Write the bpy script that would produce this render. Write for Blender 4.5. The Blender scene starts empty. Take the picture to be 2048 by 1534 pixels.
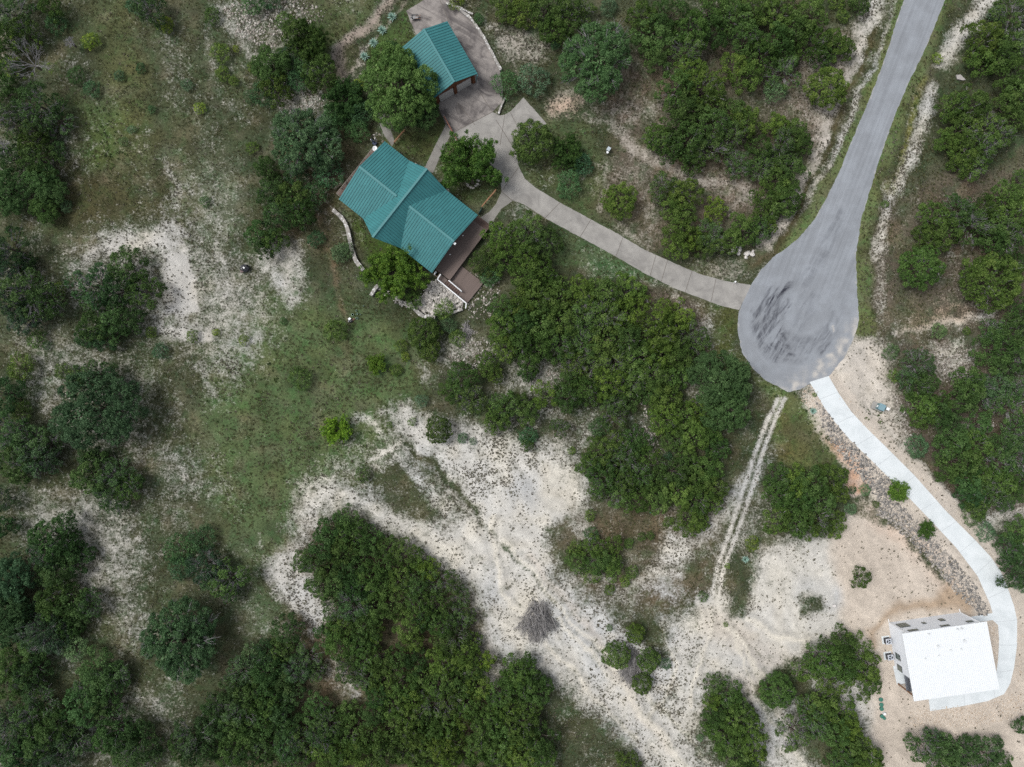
import bpy, bmesh, math, random
import numpy as np
from mathutils import Vector, Matrix
from mathutils.geometry import delaunay_2d_cdt

# ------------------------------------------------------------------ camera, sky, sun, exposure
sc = bpy.context.scene
C = sc.collection
H = 114.0            # flying height of the camera, metres
PX = 0.08            # metres per photo pixel on the ground
cam_d = bpy.data.cameras.new("camera"); cam = bpy.data.objects.new("camera", cam_d); C.objects.link(cam)
cam.location = (0, 0, H); cam.rotation_euler = (0, 0, 0)
cam_d.sensor_width = 36.0; cam_d.lens = 36.0 * H / (2048 * PX); cam_d.clip_end = 5000
sc.camera = cam
world = bpy.data.worlds.new("World"); sc.world = world; world.use_nodes = True
SUN_EL, SUN_AZ = math.radians(58), math.radians(288)      # in the west-north-west, behind cloud
wn, wl = world.node_tree.nodes, world.node_tree.links
bg = wn["Background"]; sky = wn.new("ShaderNodeTexSky"); sky.sky_type = 'NISHITA'; sky.sun_disc = False
sky.sun_elevation = SUN_EL; sky.sun_rotation = SUN_AZ; sky.dust_density = 4.0; sky.air_density = 1.2
hs = wn.new("ShaderNodeHueSaturation"); hs.inputs['Saturation'].default_value = 0.32
wl.new(sky.outputs[0], hs.inputs['Color']); wl.new(hs.outputs[0], bg.inputs['Color']); bg.inputs['Strength'].default_value = 0.112
sl = bpy.data.lights.new("sun", 'SUN'); sl.energy = 1.65; sl.angle = math.radians(22); sl.color = (1.0, 0.96, 0.9)
so = bpy.data.objects.new("sun", sl); C.objects.link(so)
to_sun = Vector((math.sin(SUN_AZ) * math.cos(SUN_EL), math.cos(SUN_AZ) * math.cos(SUN_EL), math.sin(SUN_EL)))
so.rotation_euler = to_sun.to_track_quat('Z', 'Y').to_euler(); so.location = (0, 0, 200)
vs = sc.view_settings; vs.view_transform = 'Standard'; vs.look = 'None'; vs.gamma = 1; vs.exposure = 0.45
sc.render.resolution_x, sc.render.resolution_y = 1024, 767
sc.cycles.max_bounces = 6; sc.cycles.diffuse_bounces = 3; sc.cycles.use_denoising = False

# ------------------------------------------------------------------ helpers
def G(px, py, z=0.0):
    k = PX * (H - z) / H
    return Vector(((px - 1024) * k, (767 - py) * k, z))
def lin(r, g, b, k=0.74):
    f = lambda c: ((c / 255 + .055) / 1.055) ** 2.4 if c > 10 else c / 255 / 12.92
    return (f(r) * k, f(g) * k, f(b) * k, 1)
class NT:
    def __init__(s, name):
        s.m = bpy.data.materials.new(name); s.m.use_nodes = True
        s.n, s.l = s.m.node_tree.nodes, s.m.node_tree.links
        s.b = s.n["Principled BSDF"]; s.out = s.n["Material Output"]
    def put(s, node, i, v):
        if v is None: return
        if hasattr(v, 'is_output') or isinstance(v, bpy.types.NodeSocket): s.l.new(v, node.inputs[i])
        else: node.inputs[i].default_value = v
    def pos(s): return s.n.new("ShaderNodeNewGeometry").outputs['Position']
    def attr(s, a, out='Fac'):
        n = s.n.new("ShaderNodeAttribute"); n.attribute_name = a; return n.outputs[out]
    def noise(s, vec, scale, detail=5, rough=.6, dist=0):
        n = s.n.new("ShaderNodeTexNoise"); s.put(n, 'Vector', vec); s.put(n, 'Scale', scale); s.put(n, 'Detail', detail)
        s.put(n, 'Roughness', rough); s.put(n, 'Distortion', dist); return n.outputs['Fac']
    def voro(s, vec, scale, out='Distance', rnd=1):
        n = s.n.new("ShaderNodeTexVoronoi"); s.put(n, 'Vector', vec); s.put(n, 'Scale', scale); s.put(n, 'Randomness', rnd); return n.outputs[out]
    def M(s, op, a, b=None, c=None):
        n = s.n.new("ShaderNodeMath"); n.operation = op; s.put(n, 0, a); s.put(n, 1, b); s.put(n, 2, c); return n.outputs[0]
    def rng(s, v, a, b, c=0, d=1, smooth=True):
        n = s.n.new("ShaderNodeMapRange"); n.interpolation_type = 'SMOOTHSTEP' if smooth else 'LINEAR'
        for i, x in enumerate((v, a, b, c, d)): s.put(n, i, x)
        return n.outputs[0]
    def mix(s, f, a, b, mode='MIX'):
        n = s.n.new("ShaderNodeMix"); n.data_type = 'RGBA'; n.blend_type = mode
        s.put(n, 0, f); s.put(n, 6, a); s.put(n, 7, b); return n.outputs[2]
    def ramp(s, f, stops):
        n = s.n.new("ShaderNodeValToRGB"); s.put(n, 0, f); e = n.color_ramp.elements
        while len(e) < len(stops): e.new(.5)
        for x, (p, c) in zip(e, stops): x.position = p; x.color = c
        return n.outputs[0]
    def vmul(s, v, xyz):
        n = s.n.new("ShaderNodeVectorMath"); n.operation = 'MULTIPLY'; s.put(n, 0, v); s.put(n, 1, xyz); return n.outputs[0]
    def rotz(s, v, a):
        n = s.n.new("ShaderNodeVectorRotate"); n.rotation_type = 'Z_AXIS'; s.put(n, 'Vector', v); s.put(n, 'Angle', a); return n.outputs[0]
    def bump(s, h, strength, dist=.1):
        n = s.n.new("ShaderNodeBump"); s.put(n, 'Height', h); s.put(n, 'Strength', strength); s.put(n, 'Distance', dist)
        s.l.new(n.outputs[0], s.b.inputs['Normal'])
    def done(s, col, rough=.8, spec=.3, metal=0):
        s.put(s.b, 'Base Color', col); s.put(s.b, 'Roughness', rough); s.put(s.b, 'Specular IOR Level', spec); s.put(s.b, 'Metallic', metal)
        return s.m
def grey(v): return (v, v, v, 1)
def mat(name, col, rough=.7, var=.12, scale=3.0, spec=.3, metal=0, bump=0):
    t = NT(name); p = t.pos(); n = t.noise(p, scale, 6, .65)
    c = t.mix(1, col, t.ramp(n, [(.3, grey(1 - var)), (.7, grey(1 + var))]), 'MULTIPLY')
    if bump: t.bump(t.noise(p, scale * 6, 4), bump, .03)
    return t.done(c, rough, spec, metal)

def tag(o, label=None, cat=None, group=None, kind=None):
    for k, v in (('label', label), ('category', cat), ('group', group), ('kind', kind)):
        if v: o[k] = v
    return o
def thing(name, loc, label, cat, group=None):
    o = bpy.data.objects.new(name, None); C.objects.link(o); o.location = loc; o.empty_display_size = .3
    return tag(o, label, cat, group)
class MB:
    """collects faces in world coordinates and links them as one mesh object"""
    def __init__(s): s.v, s.f = [], []
    def add(s, vs_, fs):
        k = len(s.v); s.v += [tuple(v) for v in vs_]; s.f += [tuple(i + k for i in f) for f in fs]; return s
    def box(s, c, size, ax=None, ay=None):
        c = Vector(c); ax = Vector(ax or (1, 0, 0)).normalized(); ay = Vector(ay) if ay else Vector((-ax.y, ax.x, 0)); ay.normalize(); az = ax.cross(ay)
        hx, hy, hz = (q / 2 for q in size)
        P = [c + ax * (i * hx) + ay * (j * hy) + az * (k * hz) for k in (-1, 1) for i, j in ((-1, -1), (1, -1), (1, 1), (-1, 1))]
        return s.add(P, [(3, 2, 1, 0), (4, 5, 6, 7), (0, 1, 5, 4), (1, 2, 6, 5), (2, 3, 7, 6), (3, 0, 4, 7)])
    def bar(s, a, b, w, h):
        a, b = Vector(a), Vector(b); d = b - a; ax = d.normalized(); ay = Vector((0, 0, 1)).cross(ax)
        if ay.length < 1e-3: ay = Vector((0, 1, 0))
        return s.box((a + b) / 2, (d.length, w, h), ax, ay)
    def prism(s, pts, z0, z1):
        n = len(pts); area = sum(pts[i][0] * pts[(i + 1) % n][1] - pts[(i + 1) % n][0] * pts[i][1] for i in range(n))
        if area < 0: pts = pts[::-1]
        P = [(p[0], p[1], z0) for p in pts] + [(p[0], p[1], z1) for p in pts]
        return s.add(P, [tuple(range(n - 1, -1, -1)), tuple(range(n, 2 * n))] + [(i, (i + 1) % n, (i + 1) % n + n, i + n) for i in range(n)])
    def slab(s, pts, t):
        """polygon in 3-D, thickened straight down by t"""
        n = len(pts); pts = [Vector(p) for p in pts]
        nz = sum((pts[i].x * pts[(i + 1) % n].y - pts[(i + 1) % n].x * pts[i].y) for i in range(n))
        if nz < 0: pts = pts[::-1]
        P = pts + [p - Vector((0, 0, t)) for p in pts]
        return s.add(P, [tuple(range(n)), tuple(range(2 * n - 1, n - 1, -1))] + [(i + n, (i + 1) % n + n, (i + 1) % n, i) for i in range(n)])
    def tube(s, pts, radii, n=6):
        pts = [Vector(p) for p in pts]; k = len(s.v)
        for i, p in enumerate(pts):
            d = (pts[min(i + 1, len(pts) - 1)] - pts[max(i - 1, 0)]).normalized()
            u = d.cross(Vector((0, 0, 1)) if abs(d.z) < .95 else Vector((1, 0, 0))).normalized(); w = d.cross(u)
            s.v += [tuple(p + (u * math.cos(a) + w * math.sin(a)) * radii[i]) for a in (2 * math.pi * j / n for j in range(n))]
        for i in range(len(pts) - 1):
            for j in range(n): s.f.append((k + i * n + j, k + i * n + (j + 1) % n, k + (i + 1) * n + (j + 1) % n, k + (i + 1) * n + j))
        s.f.append(tuple(k + j for j in range(n - 1, -1, -1))); s.f.append(tuple(k + (len(pts) - 1) * n + j for j in range(n)))
        return s
    def rock(s, c, r, rnd, flat=.6, cuts=1):
        bm = bmesh.new(); bmesh.ops.create_icosphere(bm, subdivisions=cuts, radius=1)
        sx, sy, a = rnd.uniform(.75, 1.25), rnd.uniform(.7, 1.1), rnd.uniform(0, 6.28)
        P = []
        for v in bm.verts:
            q = v.co * rnd.uniform(.8, 1.15); x, y = q.x * sx, q.y * sy
            P.append((c[0] + r * (x * math.cos(a) - y * math.sin(a)), c[1] + r * (x * math.sin(a) + y * math.cos(a)), c[2] + r * flat * q.z))
        bm.verts.index_update(); F = [tuple(v.index for v in f.verts) for f in bm.faces]; bm.free()
        return s.add(P, F)
    def build(s, name, m, parent=None, bevel=0):
        me = bpy.data.meshes.new(name)
        off = parent.matrix_basis.translation.copy() if parent else Vector((0, 0, 0))
        if parent and parent.parent: off = off + parent.parent.matrix_basis.translation
        me.from_pydata([tuple(Vector(v) - off) for v in s.v], [], s.f); me.update(); me.materials.append(m)
        o = bpy.data.objects.new(name, me); C.objects.link(o)
        if parent: o.parent = parent
        if bevel:
            b = o.modifiers.new("bevel", 'BEVEL'); b.width = bevel; b.segments = 2; b.limit_method = 'ANGLE'
        return o

def np_mesh(name, V, F, k=3):
    """V (n,3), F (m,k) numpy -> mesh data, fast"""
    me = bpy.data.meshes.new(name); V = np.ascontiguousarray(V, np.float32); F = np.ascontiguousarray(F, np.int32)
    me.vertices.add(len(V)); me.vertices.foreach_set('co', V.ravel())
    me.loops.add(F.size); me.loops.foreach_set('vertex_index', F.ravel())
    me.polygons.add(len(F)); me.polygons.foreach_set('loop_start', np.arange(0, F.size, k, dtype=np.int32))
    me.update(calc_edges=True)
    return me
def fattr(me, name, arr, dom='POINT'):
    a = me.attributes.new(name, 'FLOAT', dom); a.data.foreach_set('value', np.ascontiguousarray(arr, np.float32).ravel())
def cattr(me, name, arr):
    a = me.attributes.new(name, 'FLOAT_COLOR', 'POINT')
    arr = np.concatenate([arr, np.ones((len(arr), 1))], 1).astype(np.float32); a.data.foreach_set('color', arr.ravel())

# value noise and signed distances, in photo-pixel units
def vnoise(x, y, s, seed):
    R = np.random.RandomState(seed).rand(256, 256); x = x / s + 7000; y = y / s + 7000
    xi, yi = np.floor(x).astype(int), np.floor(y).astype(int); fx, fy = x - xi, y - yi
    fx = fx * fx * (3 - 2 * fx); fy = fy * fy * (3 - 2 * fy); r = lambda i, j: R[i & 255, j & 255]
    return (r(xi, yi) * (1 - fx) + r(xi + 1, yi) * fx) * (1 - fy) + (r(xi, yi + 1) * (1 - fx) + r(xi + 1, yi + 1) * fx) * fy
def sd_stroke(x, y, pts, w):
    d = np.full(x.shape, 1e9)
    for (ax, ay), (bx, by) in zip(pts, pts[1:]):
        ex, ey = bx - ax, by - ay; t = np.clip(((x - ax) * ex + (y - ay) * ey) / (ex * ex + ey * ey + 1e-9), 0, 1)
        d = np.minimum(d, np.hypot(x - ax - t * ex, y - ay - t * ey))
    return d - w / 2
def sd_poly(x, y, pts):
    d = sd_stroke(x, y, pts + pts[:1], 0); ins = np.zeros(x.shape, bool)
    for (ax, ay), (bx, by) in zip(pts, pts[1:] + pts[:1]):
        c = (ay > y) != (by > y); ins ^= c & (x < (bx - ax) * (y - ay) / (by - ay + 1e-12) + ax)
    return np.where(ins, -d, d)
def soft(sd, w):
    t = np.clip(.5 - sd / w, 0, 1); return t * t * (3 - 2 * t)

# ------------------------------------------------------------------ plan of the place (photo-pixel units on the ground)
ROAD = [(1935,-140),(1890,0),(1870,50),(1845,110),(1820,160),(1790,230),(1765,300),(1740,380),(1722,440),(1712,510),(1714,580),(1718,640),(1715,655),
        (1704,684),(1690,712),(1668,740),(1655,756),(1637,764),(1620,768),(1600,779),(1575,784),(1558,774),(1530,760),(1504,735),(1484,705),(1477,672),(1475,648),(1478,622),(1490,592),(1502,570),
        (1520,542),(1545,515),(1570,498),(1600,473),(1628,440),(1652,398),(1678,345),(1700,290),(1724,233),(1752,165),(1778,92),(1792,45),(1808,0),(1857,-140)]
DRIVE = [(1502,570),(1450,562),(1400,548),(1350,527),(1290,500),(1240,470),(1180,438),(1120,405),(1075,378),(1050,358),(1037,332),(1034,308),(1040,282),(1060,262),(1087,254),(1093,247),(1047,195),
         (1022,222),(1010,229),(998,231),(985,224),(905,266),(913,285),(930,296),(975,320),(1000,350),(1003,383),(1024,400),(1050,410),(1090,436),(1160,474),(1230,512),(1290,547),(1350,577),(1400,596),(1440,611),(1478,620)]
APRON = [(812,22),(848,0),(850,-60),(905,-60),(900,0),(912,14),(940,36),(962,66),(985,106),(1000,142),(1006,180),(1004,204),(985,224),(905,266),(892,250),(873,205),(850,150),(832,68)]
WALKA = [(893,246),(904,264),(886,300),(866,346),(848,338),(868,296)]
WALKB = [(752,228),(768,226),(782,262),(790,284),(784,292),(768,270)]
WALKC = [(1003,383),(1025,402),(1002,418),(988,440),(980,462),(958,436),(978,424),(992,408)]
NEWDR = [(1619,764),(1657,752),(1677,786),(1703,824),(1735,858),(1768,890),(1800,922),(1830,952),(1862,988),(1890,1020),(1922,1052),(1952,1082),(1980,1112),(2000,1140),(2015,1175),(2028,1212),(2034,1240),(2034,1290),(2028,1335),
         (2020,1368),(2008,1388),(1975,1402),(1920,1413),(1860,1422),(1855,1382),(1990,1360),(1996,1320),(1998,1280),(1996,1250),(1985,1240),(1940,1246),(1938,1234),(1985,1226),(1980,1208),(1955,1152),(1912,1095),(1870,1050),(1828,1006),(1782,960),(1740,918),(1700,880),(1668,842),(1648,814)]
PAVED = [ROAD, DRIVE, APRON, WALKA, WALKB, WALKC, NEWDR]

# ground grid: fine where the photograph looks, coarse out to the horizon
def axis(a, st):
    far = [2600, 1500, 900, 560, 360, 240, 170, 130]
    core = list(np.arange(-a, a + st / 2, st)); ext = [v for v in far if v > a + 5]
    return np.array([-v for v in ext] + core + ext[::-1])
gx, gy = axis(98, .4), axis(76, .4)
XX, YY = np.meshgrid(gx, gy); sh = XX.shape
U, V_ = XX / PX + 1024, 767 - YY / PX
wx = (vnoise(U, V_, 46, 1) - .5) * 34 + (vnoise(U, V_, 15, 2) - .5) * 14 + (vnoise(U, V_, 7, 12) - .5) * 6
wy = (vnoise(U, V_, 46, 3) - .5) * 34 + (vnoise(U, V_, 15, 4) - .5) * 14 + (vnoise(U, V_, 7, 13) - .5) * 6
U1, V1 = U + wx * .55, V_ + wy * .55
def local(fn, pts, pad=60):
    """evaluate a distance only near the shape"""
    xs = [p[0] for p in pts]; ys = [p[1] for p in pts]
    m = (U1 > min(xs) - pad) & (U1 < max(xs) + pad) & (V1 > min(ys) - pad) & (V1 < max(ys) + pad)
    d = np.full(sh, 1e4); d[m] = fn(U1[m], V1[m]); return d
def P_(pts, soft_w=22): return soft(local(lambda x, y: sd_poly(x, y, pts), pts), soft_w)
def S_(pts, w, soft_w=14): return soft(local(lambda x, y: sd_stroke(x, y, pts, w), pts, 60 + w), soft_w)

pave_sd = np.full(sh, 1e4)
for p in PAVED:
    xs = [q[0] for q in p]; ys = [q[1] for q in p]
    m = (U > min(xs) - 60) & (U < max(xs) + 60) & (V_ > min(ys) - 60) & (V_ < max(ys) + 60)
    pave_sd[m] = np.minimum(pave_sd[m], sd_poly(U[m], V_[m], p))

# --- how much bare limestone shows through, 0..1
WHITE = [  # (strength, softness, polygon)
 (.86, 40, [(770,825),(812,812),(850,832),(895,850),(950,850),(1000,868),(1060,890),(1120,880),(1165,930),(1178,1000),(1150,1055),(1118,1100),(1122,1150),(1180,1200),(1230,1235),(1290,1250),(1390,1222),(1432,1262),(1405,1340),(1350,1400),(1395,1470),(1450,1560),(1330,1560),(1230,1470),(1150,1400),(1100,1365),(1060,1325),(1000,1325),(985,1405),(960,1300),(955,1235),(925,1180),(862,1122),(780,1072),(700,1025),(760,1000),(840,1030),(900,1050),(930,1030),(900,990),(860,930),(815,900),(790,862)]),
 (1.0, 50, [(1000,900),(1060,905),(1110,898),(1150,925),(1160,970),(1150,1010),(1110,1050),(1095,1100),(1100,1150),(1060,1140),(1010,1100),(960,1080),(930,1060),(960,1010),(1000,960)]),
 (.97, 46, [(900,1050),(960,1060),(1040,1130),(1100,1190),(1150,1230),(1190,1290),(1150,1320),(1080,1280),(1000,1220),(960,1140)]),
 (.80, 46, [(600,965),(660,955),(700,965),(760,1000),(800,1035),(760,1050),(700,1022),(650,1040),(610,1078),(596,1112),(560,1108),(590,1082),(580,1050),(600,1000)]),
 (.72, 30, [(760,925),(785,892),(810,900),(860,960),(905,1010),(930,1040),(890,1050),(850,1010),(800,940)]),
 (.80, 30, [(528,1130),(560,1105),(600,1085),(610,1130),(625,1160),(660,1205),(655,1235),(628,1270),(600,1240),(560,1180),(535,1150)]),
 (.5, 50, [(1140,1010),(1200,1000),(1330,1020),(1400,1060),(1430,1120),(1400,1190),(1330,1220),(1230,1220),(1150,1170),(1110,1110)]),
 (.86, 34, [(1325,1055),(1370,1065),(1400,1090),(1380,1125),(1340,1150),(1310,1120),(1325,1085)]),
 (.95, 34, [(1500,1130),(1528,1092),(1600,1074),(1700,1085),(1720,1120),(1712,1170),(1740,1210),(1742,1262),(1700,1272),(1650,1292),(1600,1320),(1560,1332),(1500,1300),(1440,1290),(1430,1250),(1490,1220)]),
 (.84, 34, [(1395,1240),(1440,1262),(1500,1290),(1560,1330),(1522,1362),(1500,1390),(1530,1450),(1590,1560),(1535,1560),(1500,1450),(1470,1390),(1435,1355),(1415,1390),(1400,1470),(1440,1560),(1300,1560),(1250,1480),(1330,1410)]),
 (.85, 30, [(1590,1340),(1650,1300),(1750,1280),(1790,1400),(1810,1560),(1760,1560),(1725,1450),(1640,1385)]),
 (.8, 40, [(1560,1405),(1600,1420),(1590,1500),(1650,1560),(1560,1560),(1530,1440)]),
 (.68, 34, [(205,455),(250,450),(290,468),(345,478),(388,520),(398,560),(402,620),(385,640),(422,650),(424,690),(380,680),(340,640),(300,632),(290,602),(330,590),(330,540),(300,500),(250,490),(205,500),(160,535),(140,530),(172,495)]),
 (1.0, 30, [(330,512),(368,500),(388,555),(398,612),(352,622),(318,602),(332,560)]),
 (.6, 30, [(500,505),(570,472),(600,480),(610,540),(612,606),(590,622),(560,592),(530,548)]),
 (.85, 20, [(540,545),(590,545),(608,600),(588,615),(560,580)]),
 (.42, 50, [(290,890),(350,880),(390,940),(450,960),(460,1000),(400,990),(350,965),(300,945)]),
 (.45, 60, [(55,1000),(150,985),(232,1010),(275,1090),(262,1160),(210,1182),(180,1120),(170,1052),(60,1085),(20,1060)]),
 (.33, 60, [(20,665),(100,640),(150,650),(155,740),(120,860),(60,840),(40,780)]),
 (.38, 40, [(110,1320),(150,1305),(165,1335),(120,1350)]), (.4, 40, [(180,1240),(225,1225),(230,1255),(190,1265)]),
 (.45, 40, [(265,1385),(330,1385),(350,1420),(285,1425)]), (.4, 40, [(165,1500),(225,1495),(230,1530),(170,1540)]),
 (.34, 60, [(515,95),(560,80),(610,60),(650,20),(560,-20),(470,-20),(430,20),(470,90)]),
 (.40, 40, [(540,170),(590,150),(640,160),(660,220),(590,230),(550,215)]),
 (.35, 50, [(320,420),(400,415),(440,470),(400,500),(330,480)]),
 (.55, 20, [(838,720),(858,736),(872,762),(845,772)]), (.45, 40, [(850,690),(950,670),(960,720),(880,735)]),
 (.45, 40, [(990,770),(1010,720),(1070,700),(1130,745),(1120,780),(1040,790),(1150,830),(1200,820),(1180,860),(1100,850),(1000,860)]),
 (.55, 36, [(1160,850),(1170,815),(1200,830),(1190,870),(1170,900),(1130,890)]), (.4, 36, [(1255,820),(1290,830),(1330,900),(1320,940),(1290,920),(1300,880)]),
 (.60, 30, [(970,45),(1040,60),(1092,86),(1094,112),(1060,124),(1000,104)]), (.35, 36, [(1180,210),(1300,190),(1330,215),(1290,250),(1190,235)]),
 (.85, 30, [(1095,200),(1128,178),(1160,200),(1150,228),(1110,235)]),
 (.52, 36, [(1390,528),(1470,518),(1500,545),(1470,566),(1425,556)]),
 (.45, 50, [(1420,330),(1520,350),(1510,420),(1460,430),(1440,390)]),
 (.45, 60, [(1590,160),(1620,90),(1700,60),(1730,110),(1690,200),(1640,290),(1600,240)]),
 (.4, 50, [(1770,640),(1840,640),(1960,620),(1990,625),(1900,665),(1780,680)]),
 (.55, 30, [(1850,690),(1900,680),(1950,700),(1960,750),(1900,770),(1870,740)]), (.5, 30, [(1990,850),(1940,880),(1900,870),(1930,840)]),
 (.85, 30, [(1600,768),(1640,757),(1690,690),(1722,655),(1745,670),(1780,700),(1785,770),(1810,830),(1830,900),(1800,910),(1700,830),(1640,790)]),
 (.75, 26, [(1595,785),(1625,775),(1660,850),(1640,850),(1600,800)]),
 (.7, 40, [(1960,1020),(2060,1010),(2060,1040),(1990,1065),(1960,1060)]), (.5, 30, [(1700,990),(1800,1000),(1790,1040),(1720,1040)]),
 (.5, 30, [(1330,560),(1400,640),(1440,620),(1420,700),(1405,690),(1395,640)]),
 (.35, 30, [(625,1330),(660,1320),(720,1390),(690,1400)]), (.7, 16, [(655,1320),(672,1325),(720,1385),(705,1392)]),
 (.4, 26, [(900,1430),(940,1428),(920,1450)]), (.6, 30, [(1085,1440),(1120,1480),(1160,1530),(1110,1530)]),
]
WHITE += [(.93, 11, [(1403,1180),(1452,1180),(1475,1262),(1560,1330),(1500,1352),(1440,1345),(1385,1330),(1392,1250)]), (.42, 80, [(120,520),(200,440),(330,430),(420,480),(520,520),(560,640),(520,720),(430,800),(380,720),(300,690),(200,640),(130,600)]), (.32, 80, [(20,640),(150,640),(330,720),(330,860),(430,900),(480,1010),(360,1020),(290,960),(110,900),(20,760)]), (.44, 70, [(20,990),(150,970),(250,1000),(310,1120),(270,1200),(330,1260),(260,1300),(170,1200),(60,1090)]), (.28, 90, [(330,300),(480,330),(520,480),(460,560),(380,500),(300,420)]), (.25, 90, [(420,0),(640,0),(660,240),(560,260),(480,220)]), (.42, 70, [(620,940),(740,870),(800,910),(780,960),(700,1000),(600,1010)]), (.4, 70, [(200,1380),(350,1370),(370,1440),(260,1450),(180,1530),(120,1530)]), (.45, 70, [(1440,1130),(1500,980),(1540,990),(1500,1130),(1470,1230),(1430,1230)]), (.4, 60, [(1520,940),(1480,1000),(1400,1090),(1440,1130),(1500,1010)])]
WSTROKE = [(.55,12,[(432,488),(448,530),(456,585)],18),(.6,16,[(440,690),(480,690),(520,662)],22),(.45,16,[(395,730),(420,790)],22),(.55,14,[(715,838),(745,855),(775,885)],20),
 (.35,24,[(690,880),(740,905),(760,930)],26),(.5,16,[(330,330),(345,370),(352,400)],16),(.36,30,[(430,0),(410,70),(425,160),(460,200),(500,240)],20),(.45,24,[(440,10),(490,90),(530,130)],34),
 (.82,14,[(800,-20),(776,0),(744,32),(712,64),(678,98),(668,118)],22),(.7,14,[(668,112),(678,135),(688,150)],24),(.55,8,[(812,0),(780,42),(750,76),(723,107),(700,132),(684,152)],7),(.4,12,[(790,30),(740,90),(690,150)],10),
 (.5,20,[(1180,230),(1250,245),(1300,225),(1330,210)],16),(.62,20,[(1240,258),(1262,300),(1300,322),(1350,345),(1385,365),(1440,372),(1500,385)],24),(.45,12,[(1206,320),(1205,380),(1198,420)],12),
 (.42,22,[(1285,385),(1312,440),(1290,485),(1240,455)],26),(.78,20,[(1762,-20),(1725,60),(1705,130),(1664,220),(1642,300),(1610,380),(1580,440),(1530,490)],34),(.68,14,[(1795,0),(1772,70),(1735,160),(1700,240),(1668,320),(1630,400),(1590,455),(1550,500)],18),
 (.92,22,[(1985,-20),(1940,45),(1908,95),(1890,118)],34),(.72,18,[(1866,185),(1845,265),(1802,335),(1772,430),(1758,505)],26),(.7,10,[(1790,668),(1840,652),(1920,636),(1995,622)],12),(.45,30,[(1760,520),(1768,600),(1760,640)],18),
 (.8,20,[(1703,850),(1780,925),(1850,985),(1920,1060),(1985,1120),(2025,1190),(2050,1240)],60),(.8,20,[(2050,1200),(2055,1300),(2030,1400),(1960,1440),(1830,1450)],70),
 (.6,20,[(1500,950),(1460,1020),(1400,1090)],34),(.4,30,[(1480,1100),(1460,1180),(1500,1190)],30),(.9,14,[(1560,1330),(1500,1365),(1515,1420),(1560,1490),(1600,1560)],22),
 (.5,8,[(522,1062),(524,1100),(530,1130)],6),(.75,8,[(735,925),(760,905),(785,892)],10)]
cover = np.zeros(sh)
for s, w, p in WHITE: cover = np.maximum(cover, s * P_(p, w * 2.3))
for s, w, p, wd in WSTROKE: cover = np.maximum(cover, s * S_(p, wd, w * (2 if w > 9 else 1.2)))
SAND = [(1660,1080),(1690,1035),(1745,1035),(1800,1060),(1850,1128),(1920,1190),(1965,1225),(2110,1225),(2110,1400),(2100,1600),(1745,1600),(1742,1300),(1690,1260),(1680,1180),(1660,1110)]
ORANGE = [(1650,866),(1680,880),(1720,930),(1746,962),(1730,990),(1700,1000),(1690,940),(1662,905)]
sand = P_(SAND, 40); orange = np.maximum(P_(ORANGE, 22), .45 * S_([(1700,1000),(1760,1030),(1830,1085),(1900,1165)], 34, 40))
sand = np.maximum(sand, .55 * P_([(1600,765),(1690,690),(1725,655),(1785,700),(1800,830),(1830,900),(1700,840)], 30))
sand = np.maximum(sand, .8 * S_([(2050,1180),(2055,1300),(2030,1400),(1960,1440),(1830,1440)], 80, 30))
sand = np.maximum(sand, .7 * S_([(700,1040),(780,1085),(870,1130),(935,1195),(962,1260),(990,1340),(1000,1400)], 22, 40))
sand = np.maximum(sand, .5 * S_([(1430,1250),(1500,1290),(1570,1340),(1500,1380)], 60, 50))
sand = np.maximum(sand, .6 * S_([(1060,1110),(1100,1160),(1170,1240),(1200,1300),(1260,1400),(1340,1500)], 12, 20))
tan = np.maximum(S_([(1640,815),(1668,855),(1720,915),(1790,985),(1860,1060),(1920,1125),(1965,1190),(1985,1228)], 70, 24), S_([(1660,765),(1720,845),(1800,925),(1880,1005),(1960,1090),(2015,1165),(2040,1250),(2040,1330),(2000,1420),(1880,1440)], 56, 24))
sand = np.maximum(sand, tan * .8); cover = np.maximum(cover, tan * .93)
cover = np.maximum(cover, .985 * P_(SAND, 34)); cover = np.maximum(cover, .97 * P_(ORANGE, 18))
mud = np.maximum(S_([(1745,1290),(1742,1255),(1775,1228),(1840,1208),(1900,1196),(1935,1205)], 12, 18), P_([(1800,1212),(1870,1195),(1890,1150),(1925,1178),(1952,1212),(1940,1228),(1900,1215),(1850,1225)], 24))
DARK = [(.85, 26, [(758,945),(790,922),(815,950),(845,990),(868,1030),(850,1045),(800,1025),(765,990)]), (.8, 26, [(1240,1245),(1300,1235),(1345,1265),(1335,1320),(1300,1330),(1270,1280)]),
 (.7, 30, [(1090,1060),(1140,1040),(1190,1110),(1150,1150),(1100,1110)]), (.75, 40, [(1180,1005),(1300,1010),(1330,1060),(1300,1140),(1250,1180),(1200,1150)]), (.85, 24, [(1600,1200),(1640,1195),(1650,1225),(1600,1240)]),
 (.55, 26, [(1270,1180),(1330,1190),(1340,1215),(1280,1215)]), (.8, 40, [(1090,1400),(1150,1410),(1180,1460),(1220,1540),(1120,1540),(1090,1470)]), (.75, 40, [(1470,1100),(1510,1130),(1490,1230),(1450,1220)]), (.8, 30, [(1385,1110),(1420,1120),(1410,1190),(1370,1180)])]
DARK += [(.42, 60, [(700,1030),(780,1065),(870,1115),(940,1180),(970,1250),(1000,1330),(985,1350),(930,1250),(860,1160),(770,1100)])]
for s, w, p in DARK: cover *= 1 - s * P_(p, w)
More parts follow.
